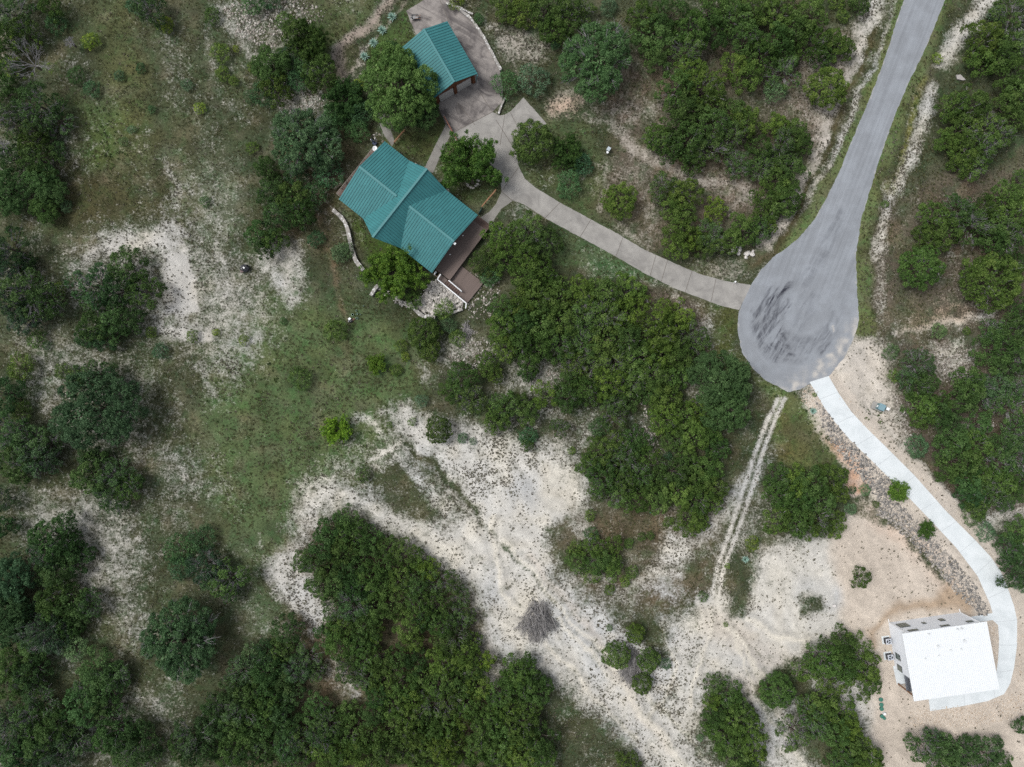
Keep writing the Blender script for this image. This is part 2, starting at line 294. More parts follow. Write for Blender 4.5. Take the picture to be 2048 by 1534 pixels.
for s, w, p, wd in [(.9,5,[(815,885),(838,905),(880,950),(915,990),(940,1020),(965,1050)],8),(.5,5,[(965,1050),(990,1075),(1020,1110)],5),(.75,4,[(1010,1095),(1050,1140),(1080,1175),(1110,1205)],5),(.5,6,[(1310,1410),(1370,1470),(1420,1530)],6),(.6,30,[(1640,960),(1650,900),(1600,850)],60)]:
    cover *= 1 - s * S_(p, wd, w * 2)
cover *= 1 - .8 * np.maximum.reduce([P_(q, 20) for q in ([(735,112),(764,64),(812,22),(834,70),(850,110),(800,150),(745,180)], [(640,-20),(750,-20),(720,40),(670,80),(640,130),(620,60)], [(770,280),(885,245),(895,262),(852,340),(800,310)], [(868,345),(905,275),(990,320),(1000,390),(955,425),(905,385)], [(668,400),(690,400),(740,460),(800,500),(860,548),(800,560),(730,530),(700,450)], [(1040,330),(1100,250),(1180,255),(1195,330),(1190,420),(1260,470),(1180,430),(1070,370)], [(1095,440),(1160,478),(1230,515),(1290,550),(1280,560),(1200,560),(1110,530),(1120,470)])])
cover *= (.86 + .28 * vnoise(U, V_, 28, 5)) * np.where(U > 1620, 1, .80 + .36 * vnoise(U, V_, 9, 23)); cover = np.clip(cover, 0, 1)
RUTS = ([(1556,797),(1527,862),(1505,927),(1486,985),(1460,1068),(1439,1129),(1427,1183),(1421,1231),(1415,1290)], [(1570,797),(1542,865),(1521,925),(1504,980),(1478,1062),(1452,1129),(1440,1183),(1438,1222),(1450,1280)])
ru, rv = U + (wx + wy) * .10, V_
rut = np.maximum(*[soft(sd_stroke(ru, rv, r_, 8.5), 11) for r_ in RUTS]); mid = soft(sd_stroke(ru, rv, [(1563,797),(1534,863),(1513,926),(1495,983),(1469,1065),(1445,1129),(1433,1183)], 4), 5)
cover = np.maximum(cover * (1 - .5 * mid), .96 * rut)
for s, w, pp in ((1.0, 26, [(332,503),(375,519),(394,557),(399,626),(370,637),(321,621),(332,583),(321,541)]), (.8, 30, [(200,492),(240,452),(285,468),(320,455),(385,505),(335,508),(300,500),(270,488),(215,520)]), (.62, 26, [(321,434),(370,460),(391,487),(360,490),(330,470)]), (.8, 26, [(300,640),(364,650),(423,660),(418,690),(364,682),(310,660)])):
    cover = np.maximum(cover, s * P_(pp, w))
cover = np.where(mud > .3, np.maximum(cover, .97), cover)
# the odd scrap of stone shows nearly everywhere
meadow = P_([(430,700),(560,560),(640,600),(800,640),(850,700),(840,790),(775,830),(780,890),(700,960),(600,965),(565,1090),(480,1060),(420,980),(395,850)], 60)
cover = np.maximum(cover, (.24 * vnoise(U, V_, 70, 6) ** 2 + .02) * (1 - .75 * meadow) * (1 - .8 * P_([(735,112),(764,64),(812,22),(834,70),(850,110),(800,150)], 30)))

# --- colours of the vegetated and of the bare ground
def lerp(a, c, w): return a + (np.array(c[:3]) - a) * w[..., None]
olive, straw = lin(65,72,54), lin(82,86,68)
veg = np.zeros(sh + (3,)) + np.array(olive[:3]); veg = lerp(veg, straw, np.clip(vnoise(U, V_, 90, 7) * 1.6 - .6, 0, 1) * .6)
VEG = [(lin(82,97,66), 1, 90, [(430,700),(560,560),(640,600),(800,640),(850,700),(840,790),(775,830),(780,890),(700,960),(600,965),(565,1090),(480,1060),(420,980),(395,850)]),
 (lin(84,98,72), .7, 60, [(470,1050),(580,1080),(530,1150),(590,1230),(620,1300),(520,1260),(420,1050)]),
 (lin(92,96,62), .6, 70, [(180,0),(260,0),(290,120),(300,330),(230,300),(190,100)]), (lin(82,100,50), .5, 50, [(150,200),(250,220),(240,340),(180,340)]),
 (lin(72,70,48), .8, 60, [(120,330),(320,340),(330,430),(200,450),(100,480),(120,400)]), (lin(98,104,86), .75, 60, [(330,300),(480,320),(510,430),(440,480),(360,420)]),
 (lin(76,84,58), 1, 40, [(640,-20),(760,-20),(740,30),(680,90),(650,140),(600,60)]), (lin(68,86,48), 1, 20, [(730,110),(760,60),(815,20),(835,70),(850,110),(800,150),(740,180)]),
 (lin(74,84,54), 1, 24, [(770,280),(885,245),(895,262),(852,340),(800,310)]), (lin(72,82,52), 1, 24, [(868,345),(905,275),(990,320),(1000,390),(955,425),(905,385)]),
 (lin(80,90,62), 1, 40, [(1034,330),(1100,240),(1180,250),(1205,330),(1200,420),(1290,490),(1180,435),(1070,370)]), (lin(70,92,62), 1, 16, [(1095,440),(1160,478),(1230,515),(1290,550),(1350,580),(1340,588),(1280,560),(1200,560),(1110,530),(1120,470)]),
 (lin(70,86,44), 1, 24, [(668,400),(690,400),(740,460),(800,500),(860,548),(800,560),(730,530),(700,450)]), (lin(78,86,52), 1, 24, [(1385,600),(1475,625),(1475,690),(1500,740),(1400,760)]),
 (lin(100,112,70), 1, 26, [(1500,740),(1580,790),(1640,830),(1670,900),(1690,940),(1640,945),(1560,940),(1540,800)]), (lin(86,82,56), .8, 30, [(1560,830),(1640,850),(1670,935),(1560,930)]),
 (lin(96,90,80), 1, 60, [(1180,120),(1700,40),(1700,200),(1560,440),(1300,500),(1200,420),(1230,260)]), (lin(92,86,76), 1, 50, [(1740,420),(1880,340),(2100,330),(2100,640),(1900,640),(1760,660),(1735,560)]),
 (lin(94,88,80), 1, 50, [(1760,680),(2100,620),(2100,1060),(1900,1000),(1800,860)]), (lin(98,88,80), .9, 40, [(1280,570),(1390,590),(1430,640),(1410,720),(1370,640),(1290,600)]),
 (lin(92,84,70), .8, 60, [(1100,1000),(1440,1020),(1430,1200),(1300,1230),(1150,1170)]), (lin(80,74,58), .9, 50, [(560,260),(680,250),(740,330),(680,400),(660,520),(560,480)]),
 (lin(84,74,62), .7, 50, [(600,1050),(760,1060),(960,1200),(1000,1560),(480,1560),(560,1280)])]
for c, s, w, p in VEG: veg = lerp(veg, c, s * P_(p, w))
verge = np.maximum(S_([(1812,-20),(1770,110),(1728,220),(1690,310),(1655,385),(1610,455),(1560,498)], 26, 14), S_([(1885,0),(1862,60),(1815,160),(1785,235),(1750,330),(1726,430),(1720,500),(1722,580),(1728,650)], 46, 20)) 
veg = lerp(veg, lin(98,110,74), verge * .9); cover *= 1 - .9 * verge
veg = lerp(veg, lin(122,124,70), .7 * S_([(1848,160),(1825,250),(1800,320),(1780,380)], 16, 14))
ditch = S_([(1745,50),(1716,140),(1680,225),(1655,300),(1622,380),(1595,440),(1545,505),(1500,535)], 12, 16)
veg = lerp(veg, lin(76,71,51), ditch); cover *= 1 - .85 * ditch
path = np.maximum(S_([(640,420),(655,480),(672,540),(684,600),(692,640)], 7, 10), S_([(1040,1120),(1100,1180)], 3, 6) * 0)
veg = lerp(veg, lin(112,98,82), path * .75)
mx = vnoise(U, V_, 42, 18); veg = lerp(veg, lin(70,84,60), .55 * np.clip(mx * 2.2 - 1.2, 0, 1)); veg = lerp(veg, lin(112,108,92), .5 * np.clip(vnoise(U, V_, 30, 19) * 2.2 - 1.3, 0, 1))
veg *= (.80 + .40 * vnoise(U, V_, 24, 8))[..., None]
bare = np.zeros(sh + (3,)) + np.array(lin(209,207,201)[:3])
bare = lerp(bare, lin(222,217,204), np.clip(vnoise(U, V_, 50, 9) * 2 - 1, 0, 1) * .8); bare = lerp(bare, lin(196,200,204), np.clip(vnoise(U, V_, 70, 10) * 2 - 1, 0, 1) * .7)
left = soft(U - 560, 200); bare = lerp(bare, lin(200,198,193), left * .7)
bare = lerp(bare, lin(214,207,192), .5 * np.clip(vnoise(U, V_, 26, 14) * 2.4 - 1.3, 0, 1))
ne = P_([(960,-50),(1740,-50),(1700,200),(1600,480),(1480,590),(1180,480),(1000,130)], 60); bare = lerp(bare, lin(186,178,168), ne * .8)
bare = lerp(bare, lin(211,200,187), sand); bare = lerp(bare, lin(212,172,144), orange * (.45 + .55 * vnoise(U, V_, 9, 15))); bare = lerp(bare, lin(176,154,130), mud * .85)
bare = lerp(bare, lin(166,154,144), S_([(850,-30),(760,30),(712,75),(685,110),(670,155)], 50, 30))
bare = lerp(bare, lin(210,180,150), .7 * P_([(1860,600),(1900,590),(1950,630),(1800,665)], 40)); bare = lerp(bare, lin(214,186,164), .7 * P_([(1090,195),(1165,180),(1165,235),(1100,240)], 40))
along, across = (U + V_ * 1.12) * .666, (U * 1.12 - V_) * .666 + (vnoise(U, V_, 90, 17) - .5) * 40
lanes = np.zeros(sh)
for pts, w_ in (([(960,1010),(1010,1090),(1080,1165),(1130,1225),(1200,1310),(1290,1425),(1400,1560)], 26), ([(900,1050),(985,1110),(1005,1190),(1060,1260)], 30), ([(1421,1231),(1405,1330),(1380,1420)], 26), ([(1438,1222),(1480,1300),(1520,1370),(1590,1510)], 36), ([(1620,1290),(1560,1260),(1460,1240)], 50), ([(1640,1180),(1560,1140),(1520,1180)], 60), ([(1090,920),(1130,960),(1120,1030)], 40)): lanes = np.maximum(lanes, S_(pts, w_, 30))
streak = vnoise(along, across * 9, 60, 11) * .6 + vnoise(along, across * 5, 110, 16) * .4; bare *= (.80 + .38 * streak)[..., None]
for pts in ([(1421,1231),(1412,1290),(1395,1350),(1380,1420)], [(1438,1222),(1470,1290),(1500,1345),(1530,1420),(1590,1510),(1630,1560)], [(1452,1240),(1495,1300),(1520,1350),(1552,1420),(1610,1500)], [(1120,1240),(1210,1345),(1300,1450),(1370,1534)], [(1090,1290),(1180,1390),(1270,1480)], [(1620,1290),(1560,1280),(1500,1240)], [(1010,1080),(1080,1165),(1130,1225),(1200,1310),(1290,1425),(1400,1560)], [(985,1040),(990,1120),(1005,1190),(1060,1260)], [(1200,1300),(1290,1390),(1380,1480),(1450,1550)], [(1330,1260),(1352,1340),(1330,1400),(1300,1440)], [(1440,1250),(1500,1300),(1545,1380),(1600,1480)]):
    bare = lerp(bare, lin(234,228,214), .8 * S_(pts, 6, 9)); bare *= (1 - .22 * S_([(a + 8, b - 6) for a, b in pts], 6, 7))[..., None]  # pale track, with shading painted into the colour along one side
# --- slight relief, always at or below the level of the pavements
flat = np.clip((pave_sd - 14) / 40, 0, 1)
for cx, cy, r in ((818,415,190), (880,115,110), (1895,1310,170)): flat *= np.clip((np.hypot(U - cx, V_ - cy) - r) / 40, 0, 1)
zz = -(.34 * vnoise(U, V_, 120, 20) + .16 * vnoise(U, V_, 30, 21) + .10 * vnoise(U, V_, 11, 22) * np.clip(cover * 1.5, 0, 1))
for p, wd, dp in (([(815,885),(838,905),(880,950),(940,1020),(1000,1085)], 8, .3), ([(1010,1095),(1080,1175),(1150,1250),(1230,1350)], 7, .3), ([(960,1030),(985,1130),(1000,1220)], 6, .18), ([(1060,1280),(1160,1370),(1260,1450),(1350,1550)], 8, .3), ([(1310,1410),(1370,1470),(1420,1530)], 7, .25), ([(1330,1290),(1350,1380),(1320,1440)], 6, .2)):
    zz -= dp * S_(p, wd, 12)
zz *= flat
fade = np.clip(np.maximum((np.abs(XX) - 88) / 9, (np.abs(YY) - 66) / 9), 0, 1); cover = cover * (1 - fade) + .12 * fade; veg = lerp(veg, lin(70,75,54), fade); bare = lerp(bare, lin(196,190,182), fade); zz = zz * (1 - fade) - .25 * fade
idx = np.arange(XX.size).reshape(sh)
F = np.stack([idx[:-1, :-1], idx[:-1, 1:], idx[1:, 1:], idx[1:, :-1]], -1).reshape(-1, 4)
me = np_mesh("ground", np.stack([XX, YY, zz], -1).reshape(-1, 3), F, 4)
me.polygons.foreach_set('use_smooth', np.ones(len(F), bool))
fattr(me, 'cover', cover); cattr(me, 'veg', veg.reshape(-1, 3)); cattr(me, 'bare', bare.reshape(-1, 3)); fattr(me, 'sandy', np.maximum(sand, orange))
def lookup(arr, x, y):
    """value of a grid field at world points"""
    i = np.clip(np.searchsorted(gx, x) - 1, 0, len(gx) - 2); j = np.clip(np.searchsorted(gy, y) - 1, 0, len(gy) - 2)
    a = (x - gx[i]) / (gx[i + 1] - gx[i]); b = (y - gy[j]) / (gy[j + 1] - gy[j])
    return (arr[j, i] * (1 - a) + arr[j, i + 1] * a) * (1 - b) + (arr[j + 1, i] * (1 - a) + arr[j + 1, i + 1] * a) * b

t = NT("ground_soil"); p = t.pos()
n_a = t.noise(p, .9, 9, .72, .3); n_b = t.noise(p, 3.4, 5, .7); n_f = t.noise(p, 9, 4, .7); n_l = t.noise(p, .16, 4, .6)
nn = t.M('ADD', t.M('MULTIPLY', n_a, .38), t.M('ADD', t.M('MULTIPLY', n_b, .38), t.M('MULTIPLY', n_f, .24)))
nn = t.M('MULTIPLY_ADD', t.M('SUBTRACT', nn, .5), 3.6, .5)
cov = t.attr('cover'); thr = t.M('SUBTRACT', 1, cov)
wid = t.M('MULTIPLY_ADD', t.M('MULTIPLY', thr, cov), 1.1, .17)
mask = t.rng(nn, t.M('SUBTRACT', thr, wid), t.M('ADD', thr, wid))
# scattered dark herbs on the bare stone
vd = t.voro(p, 1.35); vr = t.voro(p, 1.35, 'Color')
dot = t.M('MULTIPLY', t.rng(vd, t.M('MULTIPLY_ADD', n_f, .10, .05), t.M('MULTIPLY_ADD', n_f, .22, .14), 1, 0), t.rng(t.noise(p, .28, 3), .38, .6))
mask = t.M('MULTIPLY', mask, t.M('SUBTRACT', 1, t.M('MULTIPLY', dot, t.M('MULTIPLY_ADD', t.attr('sandy'), -.5, .5))))
vegc = t.mix(1, t.attr('veg', 'Color'), t.ramp(n_b, [(.28, grey(.55)), (.5, grey(1)), (.74, grey(1.5))]), 'MULTIPLY')
vegc = t.mix(t.rng(n_f, .4, .68), vegc, t.mix(1, vegc, (1.42, 1.4, 1.3, 1), 'MULTIPLY'))
vegc = t.mix(t.rng(n_l, .42, .66), vegc, t.mix(1, vegc, (1.08, .97, .92, 1), 'MULTIPLY'))
vegc = t.mix(t.rng(t.noise(p, .5, 4), .45, .7), vegc, t.mix(1, vegc, (.82, 1.06, .9, 1), 'MULTIPLY'))
barec = t.mix(1, t.attr('bare', 'Color'), t.ramp(n_f, [(.25, grey(.74)), (.5, grey(1)), (.75, grey(1.16))]), 'MULTIPLY')
barec = t.mix(1, barec, t.ramp(n_a, [(.3, grey(.80)), (.68, grey(1.10))]), 'MULTIPLY')
col = t.mix(mask, vegc, barec)
t.bump(t.M('ADD', t.M('MULTIPLY', n_f, .5), t.M('ADD', n_b, t.M('MULTIPLY', mask, -.35))), .55, .16)
gm = t.done(col, .95, .1)
me.materials.append(gm); ground = bpy.data.objects.new("ground", me); C.objects.link(ground); tag(ground, kind='structure')

# ------------------------------------------------------------------ sheets laid on the ground: road, drives, walks
def sheet(name, poly, z, m, step=None, jitter=0, field=None, seed=1):
    rnd = random.Random(seed); pts = []
    for (ax, ay), (bx, by) in zip(poly, poly[1:] + poly[:1]):
        n = max(1, int(math.hypot(bx - ax, by - ay) / 5)) if jitter else 1
        for i in range(n):
            j = jitter if i else 0
            pts.append((ax + (bx - ax) * i / n + rnd.uniform(-j, j), ay + (by - ay) * i / n + rnd.uniform(-j, j)))
    n = len(pts); vs2 = [Vector(p) for p in pts]
    if step:
        A = np.array(pts); gx2, gy2 = np.meshgrid(np.arange(A[:, 0].min(), A[:, 0].max(), step), np.arange(A[:, 1].min(), A[:, 1].max(), step))
        q = sd_poly(gx2, gy2, [tuple(a) for a in pts]) < -step * .5
        vs2 += [Vector((a, b)) for a, b in zip(gx2[q], gy2[q])]
    vo, eo, fo = delaunay_2d_cdt(vs2, [(i, (i + 1) % n) for i in range(n)], [], 1, 1e-4)[:3]
    V3 = [tuple(G(v[0], v[1]) + Vector((0, 0, z))) for v in vo]
    fs = []
    for f in fo:
        a, b, c = (Vector(V3[i]) for i in f[:3]); fs.append(tuple(f) if (b - a).cross(c - a).z > 0 else tuple(f)[::-1])
    me = bpy.data.meshes.new(name); me.from_pydata(V3, [], fs); me.update(); me.materials.append(m)
    if field:
        arr = np.array([(v[0], v[1]) for v in vo]); fattr(me, 'mark', field(arr[:, 0], arr[:, 1]))
    o = bpy.data.objects.new(name, me); C.objects.link(o); tag(o, kind='structure'); return o

SKID = [([(1530,622),(1545,598),(1562,580),(1580,570)], 11, 1.0), ([(1590,566),(1610,552),(1628,538)], 9, .3), ([(1556,645),(1566,628),(1576,616)], 10, .75), ([(1506,622),(1510,630)], 9, .8), ([(1508,648),(1511,660)], 6, .7), ([(1524,632),(1528,618)], 5, .5), ([(1540,632),(1548,618)], 5, .5),
        ([(1526,655),(1534,680),(1548,705)], 10, .45), ([(1540,700),(1552,682)], 9, .8), ([(1565,704),(1590,709),(1612,705)], 5, .85), ([(1560,716),(1590,722),(1625,716)], 9, .3), ([(1612,706),(1636,698),(1648,678)], 5, .5), ([(1645,706),(1662,688)], 9, .75), ([(1640,694),(1648,672)], 5, .5), ([(1660,640),(1668,615)], 9, .3), ([(1540,650),(1560,670),(1590,680)], 26, .25), ([(1600,560),(1640,500),(1680,420)], 12, .18), ([(1670,650),(1690,600)], 10, .22), ([(1590,640),(1600,660)], 8, .3)]
SKID += [([(1550,605),(1532,650),(1552,695)], 60, .55), ([(1600,690),(1640,690),(1660,660)], 34, .35), ([(1610,560),(1650,500),(1680,430)], 26, .22), ([(1600,640),(1620,600)], 40, .2), ([(1600,690),(1640,680),(1660,650)], 16, .3), ([(1560,600),(1540,640)], 16, .3)]
SKID += [([(1600 + rr_ * math.cos(a_ / 10), 640 + .9 * rr_ * math.sin(a_ / 10)) for a_ in range(a0_, a1_, 2)], 2.2, s_) for rr_, a0_, a1_, s_ in ((72,4,20,.35),(78,6,22,.3))]
def skid(x, y):
    x = x + (vnoise(x, y, 7, 31) - .5) * 5; y = y + (vnoise(x, y, 7, 32) - .5) * 5
    a = np.zeros(x.shape)
    for pts, w, s in SKID: a = np.maximum(a, s * soft(sd_stroke(x, y, pts, w), 13))
    dust = soft(sd_stroke(x, y, [(1572,776),(1636,740),(1684,698),(1716,650)], 22), 60) * (.15 + .8 * vnoise(x, y, 10, 34))
    dust = np.maximum(dust, soft(sd_stroke(x, y, [(1664,652),(1668,662)], 8), 10) * .8)
    edge = soft(sd_stroke(x, y, ROAD + ROAD[:1], 5), 7) * .35
    return a - np.maximum(dust, edge * (vnoise(x, y, 5, 33) * 2 - .4))
t = NT("worn_asphalt"); p = t.pos(); mk = t.attr('mark')
pr = t.rotz(p, math.radians(21)); st = t.noise(t.vmul(pr, (1.7, .035, 1)), 1.0, 5, .6)
cpos = t.n.new("ShaderNodeVectorMath"); cpos.operation = 'SUBTRACT'; t.put(cpos, 0, p); cpos.inputs[1].default_value = G(1590, 640)
sep = t.n.new("ShaderNodeSeparateXYZ"); t.l.new(cpos.outputs[0], sep.inputs[0])
rad = t.M('SQRT', t.M('ADD', t.M('POWER', sep.outputs[0], 2), t.M('MULTIPLY', t.M('POWER', sep.outputs[1], 2), .8)))
ang = t.M('ARCTAN2', sep.outputs[1], sep.outputs[0])
cv = t.n.new("ShaderNodeCombineXYZ"); t.put(cv, 0, t.M('MULTIPLY', rad, 1.9)); t.put(cv, 1, t.M('MULTIPLY', ang, 1.6))
ring = t.noise(cv.outputs[0], 1.0, 5, .65); incirc = t.rng(sep.outputs[1], 8, 0)
dn = t.noise(t.vmul(t.rotz(p, math.radians(-57)), (.22, 1.25, 1)), 1.0, 6, .7, .6); fine = t.noise(p, 6, 8, .85); patch = t.noise(p, .35, 5, .6)
base = t.mix(t.rng(patch, .35, .7), lin(144,149,156), lin(156,162,170))
base = t.mix(1, base, t.mix(incirc, t.ramp(st, [(.32, grey(.86)), (.68, grey(1.10))]), t.ramp(ring, [(.3, grey(.93)), (.7, grey(1.05))])), 'MULTIPLY')
base = t.mix(1, base, t.ramp(fine, [(.3, grey(.87)), (.7, grey(1.12))]), 'MULTIPLY')
smk = t.M('MULTIPLY', t.rng(mk, 0, 1, 0, 1, False), t.M('MULTIPLY', t.rng(ring, .36, .6, .55, 1.15), t.rng(dn, .40, .60, .12, 1.25)))
base = t.mix(t.M('MULTIPLY', smk, 1.0), base, lin(58,60,70))
base = t.mix(t.rng(t.M('ADD', t.M('MULTIPLY', mk, -1), t.M('MULTIPLY', t.M('SUBTRACT', fine, .5), 1.2)), .1, .65), base, lin(200,196,190))
t.bump(fine, .3, .02); road_m = t.done(base, .9, .25)
sheet("road", ROAD, .012, road_m, step=2.5, jitter=.9, field=skid)
sheet("road", [(1857,-140),(1935,-140),(2306,-1200),(2228,-1200)], .012, road_m)

def concrete(name, c1, c2, stain, stain_amt, joint_dir=None):
    t = NT(name); p = t.pos(); a = t.noise(p, .5, 7, .65, .4); f = t.noise(p, 8, 4, .6); s = t.noise(p, .28, 6, .7, 1.0)
    c = t.mix(t.rng(a, .3, .7), c1, c2); c = t.mix(t.M('MULTIPLY', t.rng(s, .45, .68), stain_amt), c, stain)
    if joint_dir is not None:
        q = t.vmul(t.rotz(p, joint_dir), (1.1, .07, 1)); c = t.mix(t.M('MULTIPLY', t.rng(t.noise(q, 1, 4, .6), .5, .68), .7), c, stain)
    c = t.mix(1, c, t.ramp(f, [(.3, grey(.92)), (.7, grey(1.07))]), 'MULTIPLY'); t.bump(f, .15, .01)
    return t.done(c, .85, .3)
old_con = concrete("weathered_concrete", lin(152,150,147), lin(172,170,166), lin(116,114,112), .5)
dark_con = concrete("stained_concrete", lin(132,127,125), lin(166,160,156), lin(82,78,79), .9, math.radians(-60))
walk_con = concrete("walk_concrete", lin(136,134,130), lin(152,150,146), lin(104,101,98), .6)
new_con = concrete("new_concrete", lin(222,230,234), lin(232,239,243), lin(206,214,218), .5)
sheet("driveway", DRIVE, .016, old_con, jitter=.5, seed=2); sheet("garage_apron", APRON, .020, dark_con, jitter=.5, seed=3)
sheet("path", WALKA, .010, walk_con, jitter=.3); sheet("path", WALKB, .010, walk_con, jitter=.3); sheet("path", WALKC, .011, walk_con, jitter=.3)
sheet("driveway", NEWDR, .024, new_con)
joint_m = mat("joint_grime", lin(112,106,100), .95)
MBj = MB()
def joint(a, b, w=.09, z=.021):
    MBj.bar(G(*a) + Vector((0, 0, z)), G(*b) + Vector((0, 0, z)), w, .004)
for a, b in (((1010,228),(1000,290)),((992,240),(1030,300)),((1003,383),(1037,335)),((1090,436),(1120,405)),((1160,474),(1182,439)),((1232,513),(1246,474)),((1300,552),(1312,510)),((1322,565),(1335,520)),((1370,585),(1384,542)),((1422,604),(1432,557)),((1020,224),(1040,262)),((1024,400),(1003,383))): joint(a, b, .07)
for a, b in (((905,266),(985,224)),((915,205),(950,250)),((880,0),(905,60)),((960,185),(985,224))): joint(a, b, .08, .0255)
MBn = MB()
for a, b in (((1640,798),(1676,784)),((1672,847),(1709,830)),((1710,892),(1748,870)),((1753,932),(1786,908)),((1797,976),(1830,952)),((1842,1020),(1875,1001)),((1882,1063),(1913,1042)),((1920,1105),(1950,1080)),((1952,1148),(1985,1118)),((1977,1196),(2016,1178)),((1990,1244),(2034,1240)),((1997,1290),(2034,1290)),((1992,1345),(2026,1340)),((1925,1371),(1930,1411)),((1985,1361),(1990,1396))):
    MBn.bar(G(*a) + Vector((0,0,.0285)), G(*b) + Vector((0,0,.0285)), .06, .004)
MBn.build("driveway_joint_lines", mat("pale_joint", lin(196,202,206), .9))["kind"] = 'structure'
MBj.build("driveway_joint_lines", joint_m)["kind"] = 'structure'

# ------------------------------------------------------------------ buildings
teal = mat("teal_metal", (.037,.160,.172,1), .6, .14, .6, .25)
teal_seam_shaded = mat("teal_seam_shaded", (.020,.098,.11,1), .6, .05, .5, .4)  # ribs coloured darker than the roof to paint in their shade lines
teal_cap = mat("teal_cap", (.040,.168,.180,1), .6, .06, 1, .5)
log_m = mat("brown_logs", lin(112,70,46), .8, .25, 3); stone_m = mat("pale_limestone", lin(196,190,182), .9, .22, 4, bump=.3)
white_pt = mat("white_paint", (.72,.74,.76,1), .5, .04); door_m = mat("door_panel", lin(196,194,192), .6, .05)
glass_m = mat("window_glass", (.02,.028,.03,1), .08, .05, 1, .6); dark_m = mat("dark_metal", (.03,.032,.036,1), .5); rust_m = mat("weathered_wood", lin(152,116,90), .85, .25, 4)

class Frame:
    def __init__(s, o, pu, pv):
        s.o = Vector((o.x, o.y, 0)); a = pu - o; b = pv - o; a.z = b.z = 0
        s.L, s.D = a.length, b.length; s.u = a.normalized(); s.v = Vector((-s.u.y, s.u.x, 0))
        if s.v.dot(b) < 0: s.v = -s.v
    def __call__(s, a, b, z=0): return s.o + s.u * a + s.v * b + Vector((0, 0, z))
def seams(mb, f, poly, hfun, along, step, w=.045, h=.055):
    """standing seams on a roof plane: poly in (a,b) plan, ribs run along 'a' or 'b'"""
    k = 1 if along == 'b' else 0; lo = min(q[1 - k] for q in poly); hi = max(q[1 - k] for q in poly); c = lo + step * .6
    while c < hi - .05:
        xs = []
        for p, q in zip(poly, poly[1:] + poly[:1]):
            if (p[1 - k] - c) * (q[1 - k] - c) < 0:
                tt = (c - p[1 - k]) / (q[1 - k] - p[1 - k]); xs.append(p[k] + tt * (q[k] - p[k]))
        xs.sort()
        for x0, x1 in zip(xs[::2], xs[1::2]):
            if x1 - x0 < .3: continue
            x0 += .04; x1 -= .04; P = []
            for dc in (-w / 2, w / 2):
                for x in (x0, x1):
                    ab = (c + dc, x) if along == 'b' else (x, c + dc); P.append(f(*ab, hfun(*ab) + h))
            B = [p - Vector((0, 0, h + .03)) for p in P]
            ids = [(0, 2, 3, 1)] if True else None
            mb.add(P + B, [(0, 2, 3, 1), (4, 5, 7, 6), (0, 1, 5, 4), (2, 6, 7, 3), (0, 4, 6, 2), (1, 3, 7, 5)])
        c += step

# --- the teal-roofed house
ZE = 3.2
fh = Frame(G(769.5, 282.5, ZE), G(955.8, 430, ZE), G(677, 398, ZE)); Lh, Dh = fh.L, fh.D
house = thing("house", fh(Lh / 2, Dh / 2, 0), "large house under a teal standing seam roof with a cross gable, beside the wooden deck", "house")
RM, RC = 1.9, 2.74; ac = 110 / 238 * Lh; hc, ha = 3.7, 1.14; PRW = 1.5
zm = lambda a, b: ZE + RM * (1 - abs(b - Dh / 2) / (Dh / 2)); zc = lambda a, b: ZE + max(-.3, RC - .74 * abs(a - ac))
planes = [([(0,0),(ac-hc,0),(ac-ha,Dh/2),(0,Dh/2)], zm, 'b'), ([(0,Dh/2),(ac-ha,Dh/2),(ac-hc,Dh),(0,Dh)], zm, 'b'),
          ([(ac+hc,0),(Lh,0),(Lh,Dh/2),(ac+ha,Dh/2)], zm, 'b'), ([(ac+ha,Dh/2),(Lh,Dh/2),(Lh,Dh),(ac+hc,Dh)], zm, 'b'),
          ([(ac-hc,0),(ac,-.3),(ac,Dh+PRW),(ac-hc,Dh),(ac-ha,Dh/2)], zc, 'a'), ([(ac,-.3),(ac+hc,0),(ac+ha,Dh/2),(ac+hc,Dh),(ac,Dh+PRW)], zc, 'a')]
rb, sb = MB(), MB()
for poly, hf, al in planes:
    rb.slab([fh(a, b, hf(a, b)) for a, b in poly], .14); seams(sb, fh, poly, hf, al, .42)
roof = rb.build("roof", teal, house)
sb.build("roof_seams", teal_seam_shaded, roof)
cb = MB()
for a, b in (((0,Dh/2),(ac-ha-.1,Dh/2)),((ac+ha+.1,Dh/2),(Lh,Dh/2))): cb.bar(fh(*a, ZE+RM+.06), fh(*b, ZE+RM+.06), .34, .07)
cb.bar(fh(ac, -.3, ZE+RC+.05), fh(ac, Dh+PRW, ZE+RC+.05), .34, .07)
cb.build("ridge_cap", teal_cap, roof)
i_ = .7
MB().prism([fh(i_,i_), fh(Lh-i_,i_), fh(Lh-i_,Dh-i_), fh(ac+.6,Dh-i_), fh(ac,Dh+.2), fh(ac-.6,Dh-i_), fh(i_,Dh-i_)], -.1, ZE-.02).build("wall", log_m, house)
for a in (ac-2.4, ac+2.2, ac+6.6):      # window openings along the north-east wall
    w = MB().box(fh(a, i_-.02, 1.6), (1.2,.08,1.3), fh.u, fh.v).build("window", white_pt, house)
    MB().box(fh(a, i_-.05, 1.6), (1.04,.06,1.14), fh.u, fh.v).build("pane", glass_m, w)
for a in (2.5, 5.5, ac+4, ac+7.5):
    w = MB().box(fh(a, Dh-i_+.02, 1.6), (1.4,.08,1.3), fh.u, fh.v).build("window", white_pt, house)
    MB().box(fh(a, Dh-i_+.05, 1.6), (1.24,.06,1.14), fh.u, fh.v).build("pane", glass_m, w)
